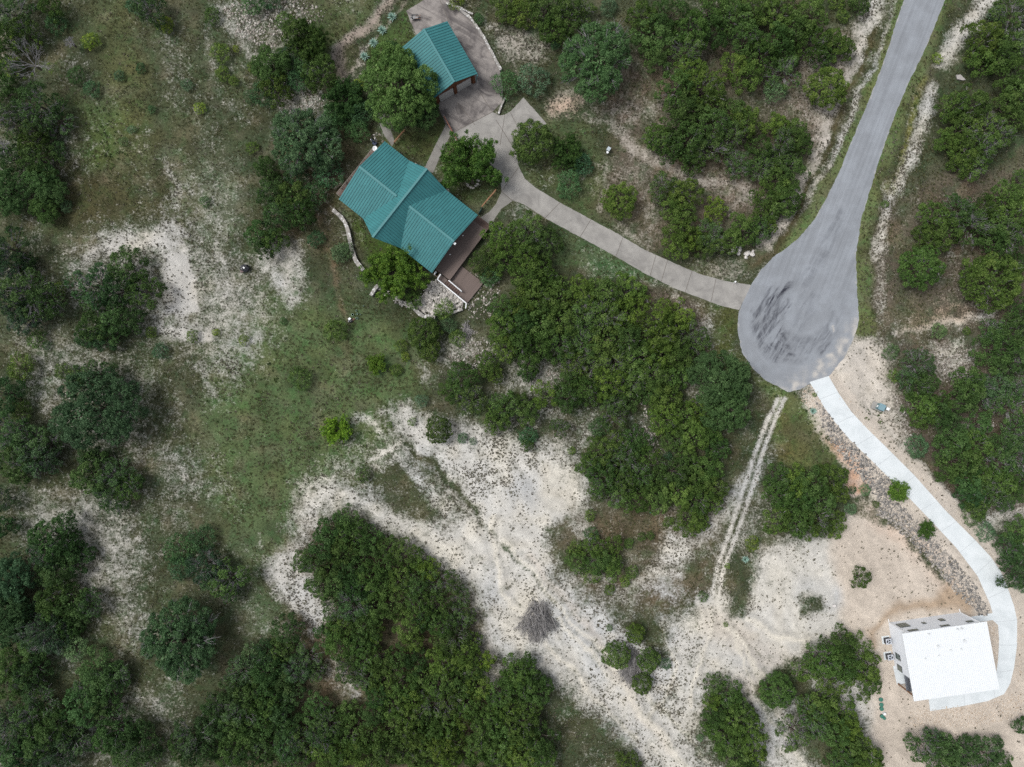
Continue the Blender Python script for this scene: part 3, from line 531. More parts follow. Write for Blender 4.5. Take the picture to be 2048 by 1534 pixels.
for b in (3.0, 7.0):
    w = MB().box(fh(Lh-i_+.02, b, 2.1), (.08,1.6,1.8), fh.u, fh.v).build("door", white_pt, house)
    MB().box(fh(Lh-i_+.05, b, 2.1), (.06,1.4,1.6), fh.u, fh.v).build("pane", glass_m, w)
for a in (ac-hc+.9, ac+hc-.2):          # stone piers at the foot of the gable
    rnd = random.Random(int(a * 10)); m_ = MB(); m_.box(fh(a, .02, 1.1), (.75,.75,2.2), fh.u, fh.v); m_.rock(fh(a, -.3, 2.25), .3, rnd); m_.rock(fh(a + .3, -.1, 2.2), .25, rnd)
    m_.build("stone_pier", stone_m, house)
# side porch strip along the north-west wall
MB().prism([G(672,386,.4), G(746,294,.4), G(760,304,.4), G(690,398,.4)], 0, .4).build("porch_floor", mat("porch_boards", lin(122,104,98), .8, .15, 3), house)
rl = MB(); A, B = G(673,387,1.3), G(747,294,1.3); rl.bar(A, B, .05, .05); rl.bar(A - Vector((0,0,.5)), B - Vector((0,0,.5)), .03, .03)
for k in range(9):
    q = A.lerp(B, k / 8); rl.bar((q.x, q.y, .4), (q.x, q.y, 1.32), .05, .05)
rl.bar(A, G(681,394,1.3), .05, .05)
rl.build("porch_railing", mat("railing_paint", lin(150,150,140), .6), house)
for px_, py_ in ((926,471),(900,509)):      # white lamps fixed under the eave on the deck side
    MB().rock(G(px_ - 18, py_ + 11, 2.9) if 0 else G(px_, py_, 3.0), .12, random.Random(3)).build("eave_lamp", white_pt, house)
MB().box(G(909.5, 487, 4.75), (.34,.34,.12), fh.u, fh.v).build("gable_vent", white_pt, house)

# --- deck, stairs
tdk = NT("deck_boards"); p = tdk.pos(); ang_d = -math.atan2(fh.v.y, fh.v.x)
q = tdk.rotz(p, ang_d); sy = tdk.n.new("ShaderNodeSeparateXYZ"); tdk.l.new(q, sy.inputs[0])
bd = tdk.M('FRACT', tdk.M('MULTIPLY', sy.outputs[1], 6.6)); gap = tdk.rng(bd, .04, .12)
bn = tdk.noise(tdk.vmul(q, (.25, 6.6, 1)), 1, 3, .6)
cdk = tdk.mix(1, lin(118,105,100), tdk.ramp(bn, [(.3, grey(.82)), (.7, grey(1.14))]), 'MULTIPLY')
cdk = tdk.mix(gap, lin(88,77,73), cdk); deck_m = tdk.done(cdk, .75, .3)
stair_m = mat("stair_treads", lin(104,86,80), .8, .1)
deck = thing("deck", G(925, 500), "long brown wooden deck on two levels along the side of the teal roofed house", "deck")
ZU, ZL = 1.1, .3
MB().prism([G(947.5,441,ZU), G(974,461,ZU), G(899.5,560.5,ZU), G(877,543,ZU), G(852,524,ZU), G(927,428,ZU)], ZU-.2, ZU).build("upper_deck", deck_m, deck)
sk = MB(); sk.bar(G(974,461,ZU-.6)+Vector((0,0,-.0)), G(899.5,560.5,ZU-.6), .06, .9); sk.build("skirt", dark_m, deck)
MB().prism([G(*q,ZL) for q in ((923,532),(967,566),(934.5,606),(932.5,606.5),(914.5,591.5),(922,582),(898.5,562),(900.5,560.5))], ZL-.25, ZL).build("lower_deck", deck_m, deck)
for k in range(4):
    f0 = (k + 1) / 4; z = ZU - .22 * (k + 1)
    a0, b0 = Vector((947.5,441)), Vector((974,461)); d = Vector((8.6,-9.6))
    P = [a0 + d * (k / 4), b0 + d * (k / 4), b0 + d * f0, a0 + d * f0]
    MB().prism([G(q.x, q.y, z) for q in P], -.05, z).build("step", stair_m, deck)
L0, dirn, nrm = Vector((874.5,558.5)), Vector((.77,.637)), Vector((.637,-.77))
def strip(u0, u1): return [L0 + dirn*u0 + nrm*.6, L0 + dirn*u1 + nrm*.6, L0 + dirn*u1 + nrm*12.2, L0 + dirn*u0 + nrm*12.2]
for k in range(7):                      # stair between the two levels, running south-east
    z = ZU - (ZU - ZL) * (k + 1) / 8
    MB().prism([G(q.x, q.y, z) for q in strip(17 + 4.9*k, 21.6 + 4.9*k)], z-.06, z).build("tread", stair_m, deck)
MB().prism([G(q.x, q.y, ZU) for q in strip(0, 17)], ZU-.2, ZU-.004).build("landing", deck_m, deck)
def railing(pts, z0, z1, name="railing"):
    r = MB()
    for (a, za), (b, zb) in zip(pts, pts[1:]):
        A, B = G(*a, za + .9), G(*b, zb + .9); r.bar(A, B, .17, .10); r.bar(A - Vector((0,0,.45)), B - Vector((0,0,.45)), .05, .05)
        nn_ = max(1, int((B - A).length / 1.5))
        for k in range(nn_ + 1):
            q = A.lerp(B, k / nn_); r.box((q.x, q.y, q.z - .5), (.11,.11,1.0), fh.u, fh.v)
    return r.build(name, white_pt, deck)
railing([((881,548.5),ZU), ((874.5,558.5),ZU), ((932.5,606.5),ZL), ((931.3,616),ZL-.3)], 0, 0); railing([((897.5,561),ZU), ((923,582.5),ZL)], 0, 0); railing([((871.5,543.5),ZU), ((868.5,548.5),ZU)], 0, 0)
hb = MB(); Q = [(869,549),(875,541.5),(881,546),(875,554)]
for a, b in zip(Q, Q[1:] + Q[:1]): hb.bar(G(*a, .35), G(*b, .35), .12, .7)
hb.build("hatch_frame", mat("hatch_wood", lin(150,132,112), .8), deck)

# --- garage
ZG = 2.9
fg = Frame(G(894.7,42.3,ZG), G(955,147,ZG), G(804.4,94,ZG)); Lg, Dg = fg.L, fg.D
garage = thing("garage", fg(Lg / 2, Dg / 2), "two door garage with a teal metal gable roof on the stained concrete apron", "garage")
zg = lambda a, b: ZG + 1.6 * (1 - abs(b - Dg / 2) / (Dg / 2))
rb, sb = MB(), MB()
for poly in ([(0,0),(Lg,0),(Lg,Dg/2),(0,Dg/2)], [(0,Dg/2),(Lg,Dg/2),(Lg,Dg),(0,Dg)]):
    rb.slab([fg(a, b, zg(a, b)) for a, b in poly], .14); seams(sb, fg, poly, zg, 'b', .44)
groof = rb.build("roof", teal, garage); sb.build("roof_seams", teal_seam_shaded, groof)
MB().bar(fg(0, Dg/2, ZG+1.65), fg(Lg, Dg/2, ZG+1.65), .34, .07).build("ridge_cap", teal_cap, groof)
gw = MB(); gw.prism([fg(.5,.5), fg(Lg-.25,.5), fg(Lg-.25,Dg-.5), fg(.5,Dg-.5)], -.1, ZG-.02)
for a in (.5, Lg-.45): gw.add([fg(a,.5,ZG-.02), fg(a,Dg-.5,ZG-.02), fg(a,Dg/2,ZG+1.4), fg(a+.2,.5,ZG-.02), fg(a+.2,Dg-.5,ZG-.02), fg(a+.2,Dg/2,ZG+1.4)], [(0,1,2),(5,4,3),(0,3,4,1),(1,4,5,2),(2,5,3,0)])
gw.build("wall", log_m, garage)
for b0, b1 in ((1.2, Dg/2-.32), (Dg/2+.32, Dg-1.2)):
    d_ = MB().box(fg(Lg-.19, (b0+b1)/2, 1.15), (.08,b1-b0,2.3), fg.u, fg.v)
    for k in range(4): d_.box(fg(Lg-.14, (b0+b1)/2, .32+.56*k), (.03,b1-b0-.14,.46), fg.u, fg.v)
    d_.build("garage_door", door_m, garage)
MB().box(fg(Lg-.12, Dg/2, 2.05), (.16,.3,.3), fg.u, fg.v).build("wall_lamp", white_pt, garage)
for b in (.75, Dg/2, Dg-.75): MB().box(fg(Lg-.13, b, 1.2), (.22,.46,2.4), fg.u, fg.v).build("post", log_m, garage)
MB().tube([fg(Lg-.1,.12,ZG-.1), fg(Lg+.22,.12,ZG-.2), fg(Lg+.22,.3,ZG-.5), fg(Lg-.1,.35,.1)], [.07]*4).build("downspout", teal_cap, garage)

# --- white house
e0 = G(1777,1245); fw = Frame(e0, G(1919.4,1224.6), G(1797,1387)); EW, SD = 11.5, 10.0
whouse = thing("house", fw(EW/2, SD/2), "tall white house with a bright white shed roof at the new driveway's end", "house")
wall_w = NT("white_siding"); p = wall_w.pos(); sz = wall_w.n.new("ShaderNodeSeparateXYZ"); wall_w.l.new(p, sz.inputs[0])
ln = wall_w.rng(wall_w.M('FRACT', wall_w.M('MULTIPLY', sz.outputs[2], 4)), 0, .12)
wall_m = wall_w.done(wall_w.mix(ln, lin(176,182,190,.74), wall_w.mix(wall_w.noise(p, .8, 4), (.70,.745,.81,1), (.75,.79,.85,1))), .55, .3)
zw = lambda b: 5.0 + .07 * b
PR, PB = 2.3, 7.3
foot = [(0,0),(EW,0),(EW,SD),(PR,SD),(PR,PB),(0,PB)]
k = len(foot); V8 = [fw(a, b, -.1) for a, b in foot] + [fw(a, b, zw(b) - .12) for a, b in foot]
MB().add(V8, [tuple(range(k)), tuple(range(2*k-1, k-1, -1))] + [(i+k, (i+1)%k+k, (i+1)%k, i) for i in range(k)]).build("wall", wall_m, whouse)
roof_w = NT("white_metal_roof"); p = roof_w.pos(); q = roof_w.rotz(p, -math.atan2(fw.u.y, fw.u.x)); sx = roof_w.n.new("ShaderNodeSeparateXYZ"); roof_w.l.new(q, sx.inputs[0])
rw_m = roof_w.done(roof_w.mix(roof_w.noise(p, .6, 5), (.60,.63,.66,1), (.66,.69,.71,1)), .5, .35)
ov = .55
rf = MB().slab([fw(-ov,-.05,zw(0)), fw(EW+ov+.5,-.05,zw(0)), fw(EW+ov+.5,SD+.1,zw(SD)), fw(-ov,SD+.1,zw(SD))], .12).build("roof", rw_m, whouse)
sb = MB(); seams(sb, fw, [(-ov,-.05),(EW+ov+.5,-.05),(EW+ov+.5,SD+.1),(-ov,SD+.1)], lambda a, b: zw(b), 'b', .3, .05, .035)
sb.build("roof_ribs", mat("white_rib", (.585,.615,.645,1), .5, .02), rf)
vent_m = mat("vent_grey", lin(226,230,232), .6)
zinv = lambda px_, py_, z: G(px_, py_, z)
for X, Y in ((1017,360),(1070,352),(665,418),(1100,500),(775,568),(1058,603),(925,615),(783,683),(615,717)):
    px_, py_ = 1750 + X/6.138, 1200 + Y/6.138; g = G(px_, py_, 5.4); r_ = .16 if X in (1100,775) else .09
    MB().tube([(g.x,g.y,5.05+.03*0),(g.x,g.y,5.60),(g.x,g.y,5.60)], [r_,r_,r_*.4], 8).build("roof_vent", vent_m, rf)
def win(face, c, z, w, h, panes=1):
    if face == 'n': ctr, ax, ay, sz_, off = fw(c, 0, z), fw.u, fw.v, (w, .08, h), -fw.v
    else: ctr, ax, ay, sz_, off = fw(0, c, z), fw.v, -fw.u, (w, .08, h), -fw.u
    fr = MB().box(ctr + off * .03, sz_, ax, ay).build("window", dark_m, whouse)
    g = MB()
    for i in range(panes):
        x = (i + .5) / panes * w - w / 2; g.box(ctr + off * .06 + ax * x, (w / panes - .07, .05, h - .08), ax, ay)
    g.build("pane", win_glass, fr)
win_glass = mat("grey_green_glass", (.10,.13,.12,1), .12, .1, .6, .6)
win('n', 1.3, 1.9, 1.6, 1.6, 3); win('n', 4.45, 2.2, .55, .65); win('n', 7.4, 1.95, .8, .95); win('n', 1.55, 4.25, 1.5, .6, 2); win('n', 6.5, 4.25, 1.4, .5, 2); win('n', 10.5, 4.05, .95, .65)
win('w', 4.95, 1.55, .95, 1.35); win('w', 6.65 if 0 else 6.75, 1.6, .95, 1.35)
MB().prism([fw(-.3,PB-.3), fw(PR,PB-.3), fw(PR,SD), fw(-.1,SD)], -.05, .06).build("porch_slab", new_con, whouse)
MB().box(fw(.1, SD-.12, 2.8), (.18,.18,5.6), fw.u, fw.v).build("porch_post", rust_m, whouse)
MB().prism([fw(.0,PB), fw(PR,PB), fw(PR,SD-.02), fw(.0,SD-.02)], 2.6, 2.78).build("balcony_floor", mat("balcony_grey", lin(120,126,136), .8), whouse)
rl = MB()
for a, b in (((.06,PB),(.06,SD-.1)),((.06,SD-.1),(PR,SD-.1))):
    A, B = fw(*a, 3.7), fw(*b, 3.7); rl.bar(A, B, .06, .06); nn_ = int((B-A).length/.16)
    for i in range(1, nn_): q = A.lerp(B, i/nn_); rl.bar((q.x,q.y,2.78), (q.x,q.y,3.7), .025, .025)
rl.build("balcony_railing", dark_m, whouse)
dr = MB().box(fw(PR-.03, PB+1.3, 1.05), (.08,.95,2.1), fw.u, fw.v).build("door", dark_m, whouse); MB().box(fw(PR-.08, PB+.95, 1.05), (.05,.05,.16), fw.u, fw.v).build("handle", vent_m, dr)
for a in (.02, EW-.02):
    q = fw(a, -.08, 0); MB().tube([(q.x,q.y,4.9),(q.x,q.y,.15),tuple(q - fw.v*.5 + Vector((0,0,.08)))], [.06]*3).build("downspout", white_pt, whouse)
for a in (3.0, 5.6, 8.2): MB().box(fw(a+2.4, SD+.02, 1.2), (2.2,.06,2.3), fw.u, fw.v).build("garage_door", door_m, whouse) if a < 8 else None
for i, (a, b) in enumerate(((-.80, 2.66), (-.86, 5.2))):
    acu = thing("air_conditioner", fw(a, b), ("grey air conditioner by the white house wall, nearer the front corner" , "grey air conditioner by the white house wall, nearer the porch")[i], "air conditioner", "air conditioners by the white house")
    MB().box(fw(a-.05, b, .03), (1.25,1.25,.1), fw.u, fw.v).build("pad", new_con, acu)
    MB().box(fw(a, b, .48), (.86,.86,.76), fw.u, fw.v).build("casing", mat("condenser_grey", lin(74,76,82), .6), acu, .02)
    q = fw(a, b, .87); tp = MB().box(fw(a, b, .875), (.88,.88,.03), fw.u, fw.v).build("top_panel", mat("condenser_top", lin(206,212,222), .5), acu)
    MB().tube([(q.x,q.y,.885),(q.x,q.y,.90)], [.34,.34], 20).build("fan_opening", dark_m, acu)
    bl = MB()
    for j in range(3):
        an = j * 2.094 + i; dd = Vector((math.cos(an), math.sin(an), 0)); bl.bar((q.x,q.y,.915), tuple(Vector((q.x,q.y,.915)) + dd * .33), .13, .01)
    bl.build("fan_blades", mat("fan_light", lin(190,198,210), .5), acu)

# ------------------------------------------------------------------ walls, fences, small things
def ribbon(name, pts, w, h, m, label, cat, seed=1, jit=.25):
    rnd = random.Random(seed); P = []
    for a, b in zip(pts, pts[1:]):
        n = max(1, int(math.hypot(b[0]-a[0], b[1]-a[1]) / 5))
        P += [(a[0]+(b[0]-a[0])*i/n, a[1]+(b[1]-a[1])*i/n) for i in range(n)]
    P.append(pts[-1]); W = [G(*q) for q in P]; mb = MB(); vs_ = []
    for i, q in enumerate(W):
        d = (W[min(i+1,len(W)-1)] - W[max(i-1,0)]).normalized(); nn_ = Vector((-d.y, d.x, 0)); j = lambda: 1 + rnd.uniform(-jit, jit)
        hh = h * j(); a, b = w/2*j(), w/2*j()
        vs_ += [q+nn_*a-Vector((0,0,.4)), q+nn_*a*.92+Vector((0,0,hh)), q-nn_*b*.92+Vector((0,0,hh*j()**.3)), q-nn_*b-Vector((0,0,.4))]
    fs = []
    for i in range(len(W)-1):
        for k in range(4): fs.append((i*4+k, i*4+(k+1)%4, i*4+4+(k+1)%4, i*4+4+k))
    fs += [(0,3,2,1), tuple(len(vs_)-4+k for k in range(4))]
    o = mb.add(vs_, fs).build(name, m); bm = bmesh.new(); bm.from_mesh(o.data); bmesh.ops.recalc_face_normals(bm, faces=bm.faces); bm.to_mesh(o.data); bm.free()
    return tag(o, label, cat)
tw = NT("dry_stone"); p = tw.pos(); vd = tw.voro(p, 2.6); vc = tw.voro(p, 2.6, 'Color')
wall_st = tw.done(tw.mix(tw.rng(vd, .3, .42), tw.mix(1, lin(230,230,230), tw.ramp(tw.noise(p, 2, 5), [(.3, grey(.8)), (.7, grey(1.05))]), 'MULTIPLY'), lin(165,162,158)), .9); 
ribbon("retaining_wall", [(667,421),(680,431),(690,444),(697,460),(701,480),(706,502),(714,524),(728,541)], .62, .7, wall_st, "pale curved stone retaining wall on the grass below the teal roofed house", "wall", 1)
ribbon("retaining_wall", [(757,571),(750,580),(743,592)], .55, .6, wall_st, "short pale stone wall stub beside the broadleaf tree by the deck", "wall", 2)
ribbon("retaining_wall", [(820,606),(829,617),(839,628),(850,633),(871,635)], .6, .6, wall_st, "curved stone wall holding the bed of white rocks by the deck", "wall", 3)
ribbon("retaining_wall", [(896,627),(910,624),(925,618)], .45, .5, wall_st, "narrow stone wall between the deck stair foot and the bushes", "wall", 4)
ribbon("garden_wall", [(893,9),(906,14),(920,22),(936,34),(946,44),(958,62),(968,78),(980,100),(990,120),(1002,142)], .42, .5, wall_st, "long low white stone wall along the garage concrete edge", "wall", 5, .18)
ribbon("garden_wall", [(1010,197),(1003,212),(997,229)], .3, .45, wall_st, "short low white wall where the apron meets the old driveway", "wall", 6, .1)
ribbon("garden_wall", [(904,10),(918,16),(934,24),(946,30)], .3, .35, wall_st, "second thin stone edging behind the long garage wall", "wall", 7, .3)

def fence(a, b, label, m, h=1.1, n=5):
    A, B = G(*a), G(*b); f = thing("wooden_fence", (A + B) / 2, label, "fence"); r = MB()
    r.bar(A + Vector((0,0,h)), B + Vector((0,0,h)), .16, .06); r.bar(A + Vector((0,0,h*.5)), B + Vector((0,0,h*.5)), .05, .12); r.build("rail", m, f)
    for k in range(n): q = A.lerp(B, k/(n-1)); MB().box((q.x,q.y,h/2-.1), (.12,.12,h+.1)).build("post", m, f)
fence((790,288), (811,263), "orange brown wooden fence between teal roof corner and the lawn", rust_m, 1.0, 3)
fence((992,383), (964,416), "orange wooden fence between the old driveway and the deck steps", rust_m, 1.1, 5)
fence((889,236), (917,288), "dark red wooden fence along the edge of the garage apron", mat("red_wood", lin(140,98,84), .8), .8, 5)
gt = thing("gate", G(960.5,423), "small dark green gate at the corner of the teal roof", "gate")
MB().bar(G(963.5,417.5,.6), G(957.5,427.5,.6), .06, 1.1).build("gate_panel", mat("dark_green_paint", lin(52,84,84), .6), gt)
MB().box(G(964,416.5,.6), (.12,.12,1.3)).build("post", dark_m, gt)

def put_dish():
    g = G(749.5,297,2.6); d = thing("satellite_dish", (g.x,g.y,0), "white round satellite dish on a pole at the teal roof corner", "satellite dish")
    MB().tube([(g.x,g.y,-.1),(g.x,g.y,2.5)], [.04,.04]).build("pole", dark_m, d)
    mb = MB(); n = 16; ring = []
    for k, (r, z) in enumerate(((0,0),(.2,.03),(.38,.12))):
        ring.append([(g.x + r*math.cos(6.283*i/n), g.y + r*math.sin(6.283*i/n)*1.1, 2.5 + z) for i in range(n)])
    vs_ = sum(ring, []); fs = [((k*n+i), (k*n+(i+1)%n), (k*n+n+(i+1)%n), (k*n+n+i)) for k in range(2) for i in range(n)]; mb.add(vs_, fs); mb.build("dish", white_pt, d)
    MB().tube([(g.x,g.y-.3,2.62),(g.x+.05,g.y+.1,2.95)], [.02,.03]).build("feed_arm", dark_m, d)
put_dish()
blue_m = mat("navy_plastic", lin(44,58,84), .6)
ch = thing("patio_chair", G(750,288), "dark blue patio chair beside the satellite dish at the house corner", "chair")
g = G(750,288)
MB().box((g.x,g.y,.45), (.62,.6,.08), (1,-.8,0)).build("seat", blue_m, ch); MB().box((g.x-.22,g.y+.26,.8), (.6,.08,.7), (1,-.8,0)).build("backrest", blue_m, ch)
for i in (-1,1):
    for j in (-1,1): q = Vector((1,-.8,0)).normalized()*.26*i + Vector((.8,1,0)).normalized()*.26*j; MB().box((g.x+q.x,g.y+q.y,.2), (.05,.05,.42)).build("leg", blue_m, ch)
for (x_, y_, l_) in ((744,283,"white post standing left of the dark blue patio chair"), (752,281,"white post standing right of the dark blue patio chair")):
    g = G(x_, y_); tag(MB().tube([(g.x,g.y,-.1),(g.x,g.y,.9),(g.x,g.y,1.0)], [.1,.1,.03], 8).build("garden_post", white_pt), l_, "post", "white posts by the house corner")
def bucket(px_, py_, r, h, m, name, label, cat, group=None):
    g = G(px_, py_); return tag(MB().tube([(g.x,g.y,0),(g.x,g.y,h),(g.x,g.y,h),(g.x,g.y,h*.75)], [r*.85,r,r*.85,r*.8], 12).build(name, m), label, cat, group)
bucket(825,38.5,.22,.4, white_pt, "bucket", "white bucket on the concrete beyond the garage roof", "bucket")
g = G(831,37); wb = thing("wheelbarrow", g, "small grey wheelbarrow parked beside the white bucket", "wheelbarrow")
gm_ = mat("galvanised", lin(150,150,152), .5)
MB().add([(g.x-.4,g.y-.25,.35),(g.x+.4,g.y-.25,.35),(g.x+.4,g.y+.25,.35),(g.x-.4,g.y+.25,.35),(g.x-.55,g.y-.35,.62),(g.x+.5,g.y-.35,.62),(g.x+.5,g.y+.35,.62),(g.x-.55,g.y+.35,.62)], [(0,1,2,3),(0,4,5,1),(1,5,6,2),(2,6,7,3),(3,7,4,0)]).build("tray", gm_, wb)
for s_ in (-.25,.25): MB().tube([(g.x-.5,g.y+s_*.5,.2),(g.x+.9,g.y+s_,.55)], [.03,.03]).build("handle", rust_m, wb)
MB().tube([(g.x-.6,g.y-.05,.2),(g.x-.6,g.y+.05,.2)], [.2,.2], 14).build("wheel", dark_m, wb)

# utility boxes
tg = mat("transformer_green", lin(110,140,146), .5); pale_g = mat("pale_grey_paint", lin(200,212,216), .5)
g = G(1757,814); tr = thing("transformer", g, "square grey green transformer box in weeds beside the new driveway", "transformer")
ax_ = (1,-.45,0)
MB().box((g.x-.22,g.y+.05,.05), (1.9,1.2,.14), ax_).build("pad", old_con, tr); MB().box((g.x+.05,g.y,.55), (.95,.95,.9), ax_).build("cabinet", tg, tr, .02); MB().box((g.x+.05,g.y,1.02), (1.02,1.02,.05), ax_).build("lid", mat("transformer_lid", lin(132,164,176), .5), tr)
MB().box((g.x-.45,g.y+.17,.55), (.03,.3,.4), ax_).build("warning_plate", white_pt, tr)
g = G(1770,817.5); pd = thing("utility_pedestal", g, "white topped utility pedestal beside the grey green transformer box", "utility pedestal")
MB().box((g.x,g.y,.4), (.42,.36,.8), ax_).build("body", tg, pd, .02); MB().box((g.x+.04,g.y,.84), (.5,.44,.12), ax_).build("cap", white_pt, pd, .03)
g = G(1216.5,300); ub = thing("utility_box", g, "pale grey utility box alone on the open lawn", "utility box")
ax_ = (1,1.5,0)
MB().box((g.x,g.y,.3), (.56,.5,.6), ax_).build("body", pale_g, ub, .02); MB().box((g.x,g.y,.63), (.6,.54,.05), ax_).build("lid", mat("box_lid", lin(186,198,206), .5), ub)
g = G(1214,307); ub = thing("utility_pedestal", g, "small cream pedestal touching the pale grey utility box", "utility pedestal")
MB().box((g.x,g.y,.3), (.26,.3,.6), ax_).build("body", mat("cream_paint", lin(206,208,196), .6), ub, .03); MB().box((g.x,g.y,.62), (.3,.34,.06), ax_).build("cap", white_pt, ub)
# septic lids
green_l = mat("lid_green", lin(70,128,112), .6)
for i, (x_, y_, l_) in enumerate(((1761,1398.5,"green round septic lid nearest the juniper clump, topmost of the row"),(1762,1409,"green round septic lid, second from the top of the row"),(1762.5,1417,"green round septic lid in the row, just above the white tag"),(1763.5,1432,"green round septic lid, lowest of the row below the white tag"),(1768,1436,"small green septic lid half hidden in weeds beside the lowest one"))):
    g = G(x_, y_); r_ = .3 if i < 4 else .22
    sp = thing("septic_lid", g, l_, "septic lid", "green septic lids")
    MB().tube([(g.x,g.y,-.2),(g.x,g.y,.14)], [r_*1.08,r_*1.08], 16).build("riser", dark_m, sp); MB().tube([(g.x,g.y,.14),(g.x,g.y,.18),(g.x,g.y,.22)], [r_*1.1,r_*1.1,r_*.5], 16).build("lid", green_l, sp)
g = G(1767,1426); tag(MB().box((g.x,g.y,.2), (.4,.34,.4), (1,.3,0)).build("control_box", white_pt), "small white control box among the green septic lids", "control box")
g = G(1667.5,1211); tag(MB().box((g.x,g.y,.15), (.5,.36,.3), (1,.25,0)).build("cardboard_box", mat("white_card", lin(226,222,220), .8), None, .02), "single white box lying on the bare sandy ground", "box")
g = G(1921.5,156); m_ = MB(); m_.prism([(g.x-.75,g.y+.45),(g.x-.1,g.y+.5),(g.x+.25,g.y+.1),(g.x+.75,g.y-.3),(g.x+.4,g.y-.45),(g.x-.6,g.y-.25)], -.1, .18); tag(m_.build("stone_slab", mat("slab_stone", lin(176,172,170), .9), None, .03), "flat pale grey stone slab on the grass beside the road", "stone slab")
# litter below the house
bag_m = mat("black_plastic", (.012,.013,.018,1), .35, .2, 6, .5)
def bag(px_, py_, r, label, seed):
    rnd = random.Random(seed); g = G(px_, py_); bm = bmesh.new(); bmesh.ops.create_icosphere(bm, subdivisions=3, radius=r)
    for v in bm.verts: v.co *= rnd.uniform(.88, 1.12); v.co.z = max(v.co.z * .7, -.1) + .1; v.co.x *= 1.3
    me = bpy.data.meshes.new("rubbish_bag"); bm.to_mesh(me); bm.free(); me.materials.append(bag_m)
    o = bpy.data.objects.new("rubbish_bag", me); C.objects.link(o); o.location = g; return tag(o, label, "bag")
bag(701,641.5,.3,"black rubbish bag among the litter below the house",2); b_ = bag(490,536.5,.6,"large black rubbish bag on the open hillside by pale stone",3)
MB().box(G(487.5,535.5,.62), (.3,.2,.05), (1,-1,0)).build("white_tie", white_pt, b_)
g = G(488, 541); tag(MB().box((g.x-.2,g.y-.1,.12), (.7,.4,.24), (1,.5,0)).build("crate", mat("mauve_crate", lin(120,104,104), .8), None, .02), "low mauve crate tucked under the large black rubbish bag", "crate")
mint = mat("mint_plastic", lin(170,206,188), .6); coral = mat("coral_plastic", lin(226,176,158), .6)
for x_, y_, r_, l_ in ((705.5,629.5,.19,"mint green tub nearest the white carton"),(714.5,636.5,.19,"mint green tub right of the coral cups"),(714.5,628,.14,"pale green tub above the right hand mint tub"),(713,621.5,.13,"pale green tub highest in the litter"),(721,629,.1,"faint grey tub at the right edge of the litter"),(727.5,612,.1,"lone pale tub apart from the litter, towards the deck")):
    bucket(x_, y_, r_, .25, mint, "plastic_tub", l_, "plastic tub", "plastic tubs on the hillside")
for x_, l_ in ((706,"coral coloured cup beside the black bag"),(708.7,"smaller coral cup between the mint tubs")): bucket(x_, 638.7, .11, .2, coral, "plastic_cup", l_, "cup", "coral cups on the hillside")
g = G(700,638); tag(MB().box((g.x,g.y,.2), (.42,.34,.4), (1,.8,0)).build("carton", white_pt, None, .02), "white carton leaning on the small black rubbish bag", "carton")
g = G(698,642.7); tag(MB().box((g.x,g.y,.1), (.2,.2,.2), (1,.3,0)).build("carton", white_pt, None, .02), "tiny white carton left of the small black rubbish bag", "carton")
g = G(1300,1025); tag(MB().tube([(g.x-.15,g.y,.1),(g.x+.18,g.y+.05,.12)], [.1,.1], 10).build("bottle", mat("teal_plastic", lin(70,150,160), .4)), "small teal bottle on the brown scrub above the pale slope", "bottle")
g = G(1467.5,565); mk_ = thing("marker_post", g, "short white marker post beside the end of the old driveway", "marker post")
MB().tube([(g.x,g.y,-.1),(g.x,g.y,.8)], [.06,.06], 8).build("pole", white_pt, mk_); MB().box((g.x,g.y,.85), (.26,.2,.14), (1,.4,0)).build("cap", white_pt, mk_)
# white boulders at the thicket edge
for i, (x_, y_, r_, l_) in enumerate(((1467,501,.42,"bright white boulder, leftmost of the stone pile by the cul-de-sac"),(1472,493.5,.3,"grey white boulder under the juniper, top of the stone pile"),(1480,494.5,.3,"pale boulder touching the juniper edge above the cream boulder"),(1479,500,.36,"cream boulder in the middle of the stone pile"),(1476.5,507,.36,"low cream boulder nearest the driveway in the stone pile"),(1459,507,.34,"flat pinkish boulder set left of the stone pile"),(1493.5,507,.5,"largest lilac white boulder of the right hand pair"),(1504,508.5,.46,"long pale boulder at the right end of the stone pile"),(1505.5,503,.3,"small bluish boulder behind the long pale boulder"),(1491.5,515,.34,"cream boulder lying below the largest lilac white boulder"))):
    tag(MB().rock(tuple(G(x_, y_) + Vector((0,0,r_*.25))), r_, random.Random(40+i), .6, 2).build("boulder", mat("white_boulder", lin(222,218,214), .9, .15, 2) if i == 0 else bpy.data.materials["white_boulder"]), l_, "boulder", "white boulders near the cul-de-sac")
ring_m = mat("ring_stone", lin(206,202,194), .9, .2, 3)
for i, (x_, y_) in enumerate(((936,371.5),(941,375),(946,376),(951.5,372),(955,368.5),(957,362),(953.5,360.5),(934,367))):
    tag(MB().rock(tuple(G(x_, y_) + Vector((0,0,.1))), .27, random.Random(60+i), .6, 1).build("edging_stone", ring_m), "white edging stone in the ring round the big lawn tree trunk", "stone", "stones ringing the lawn tree")

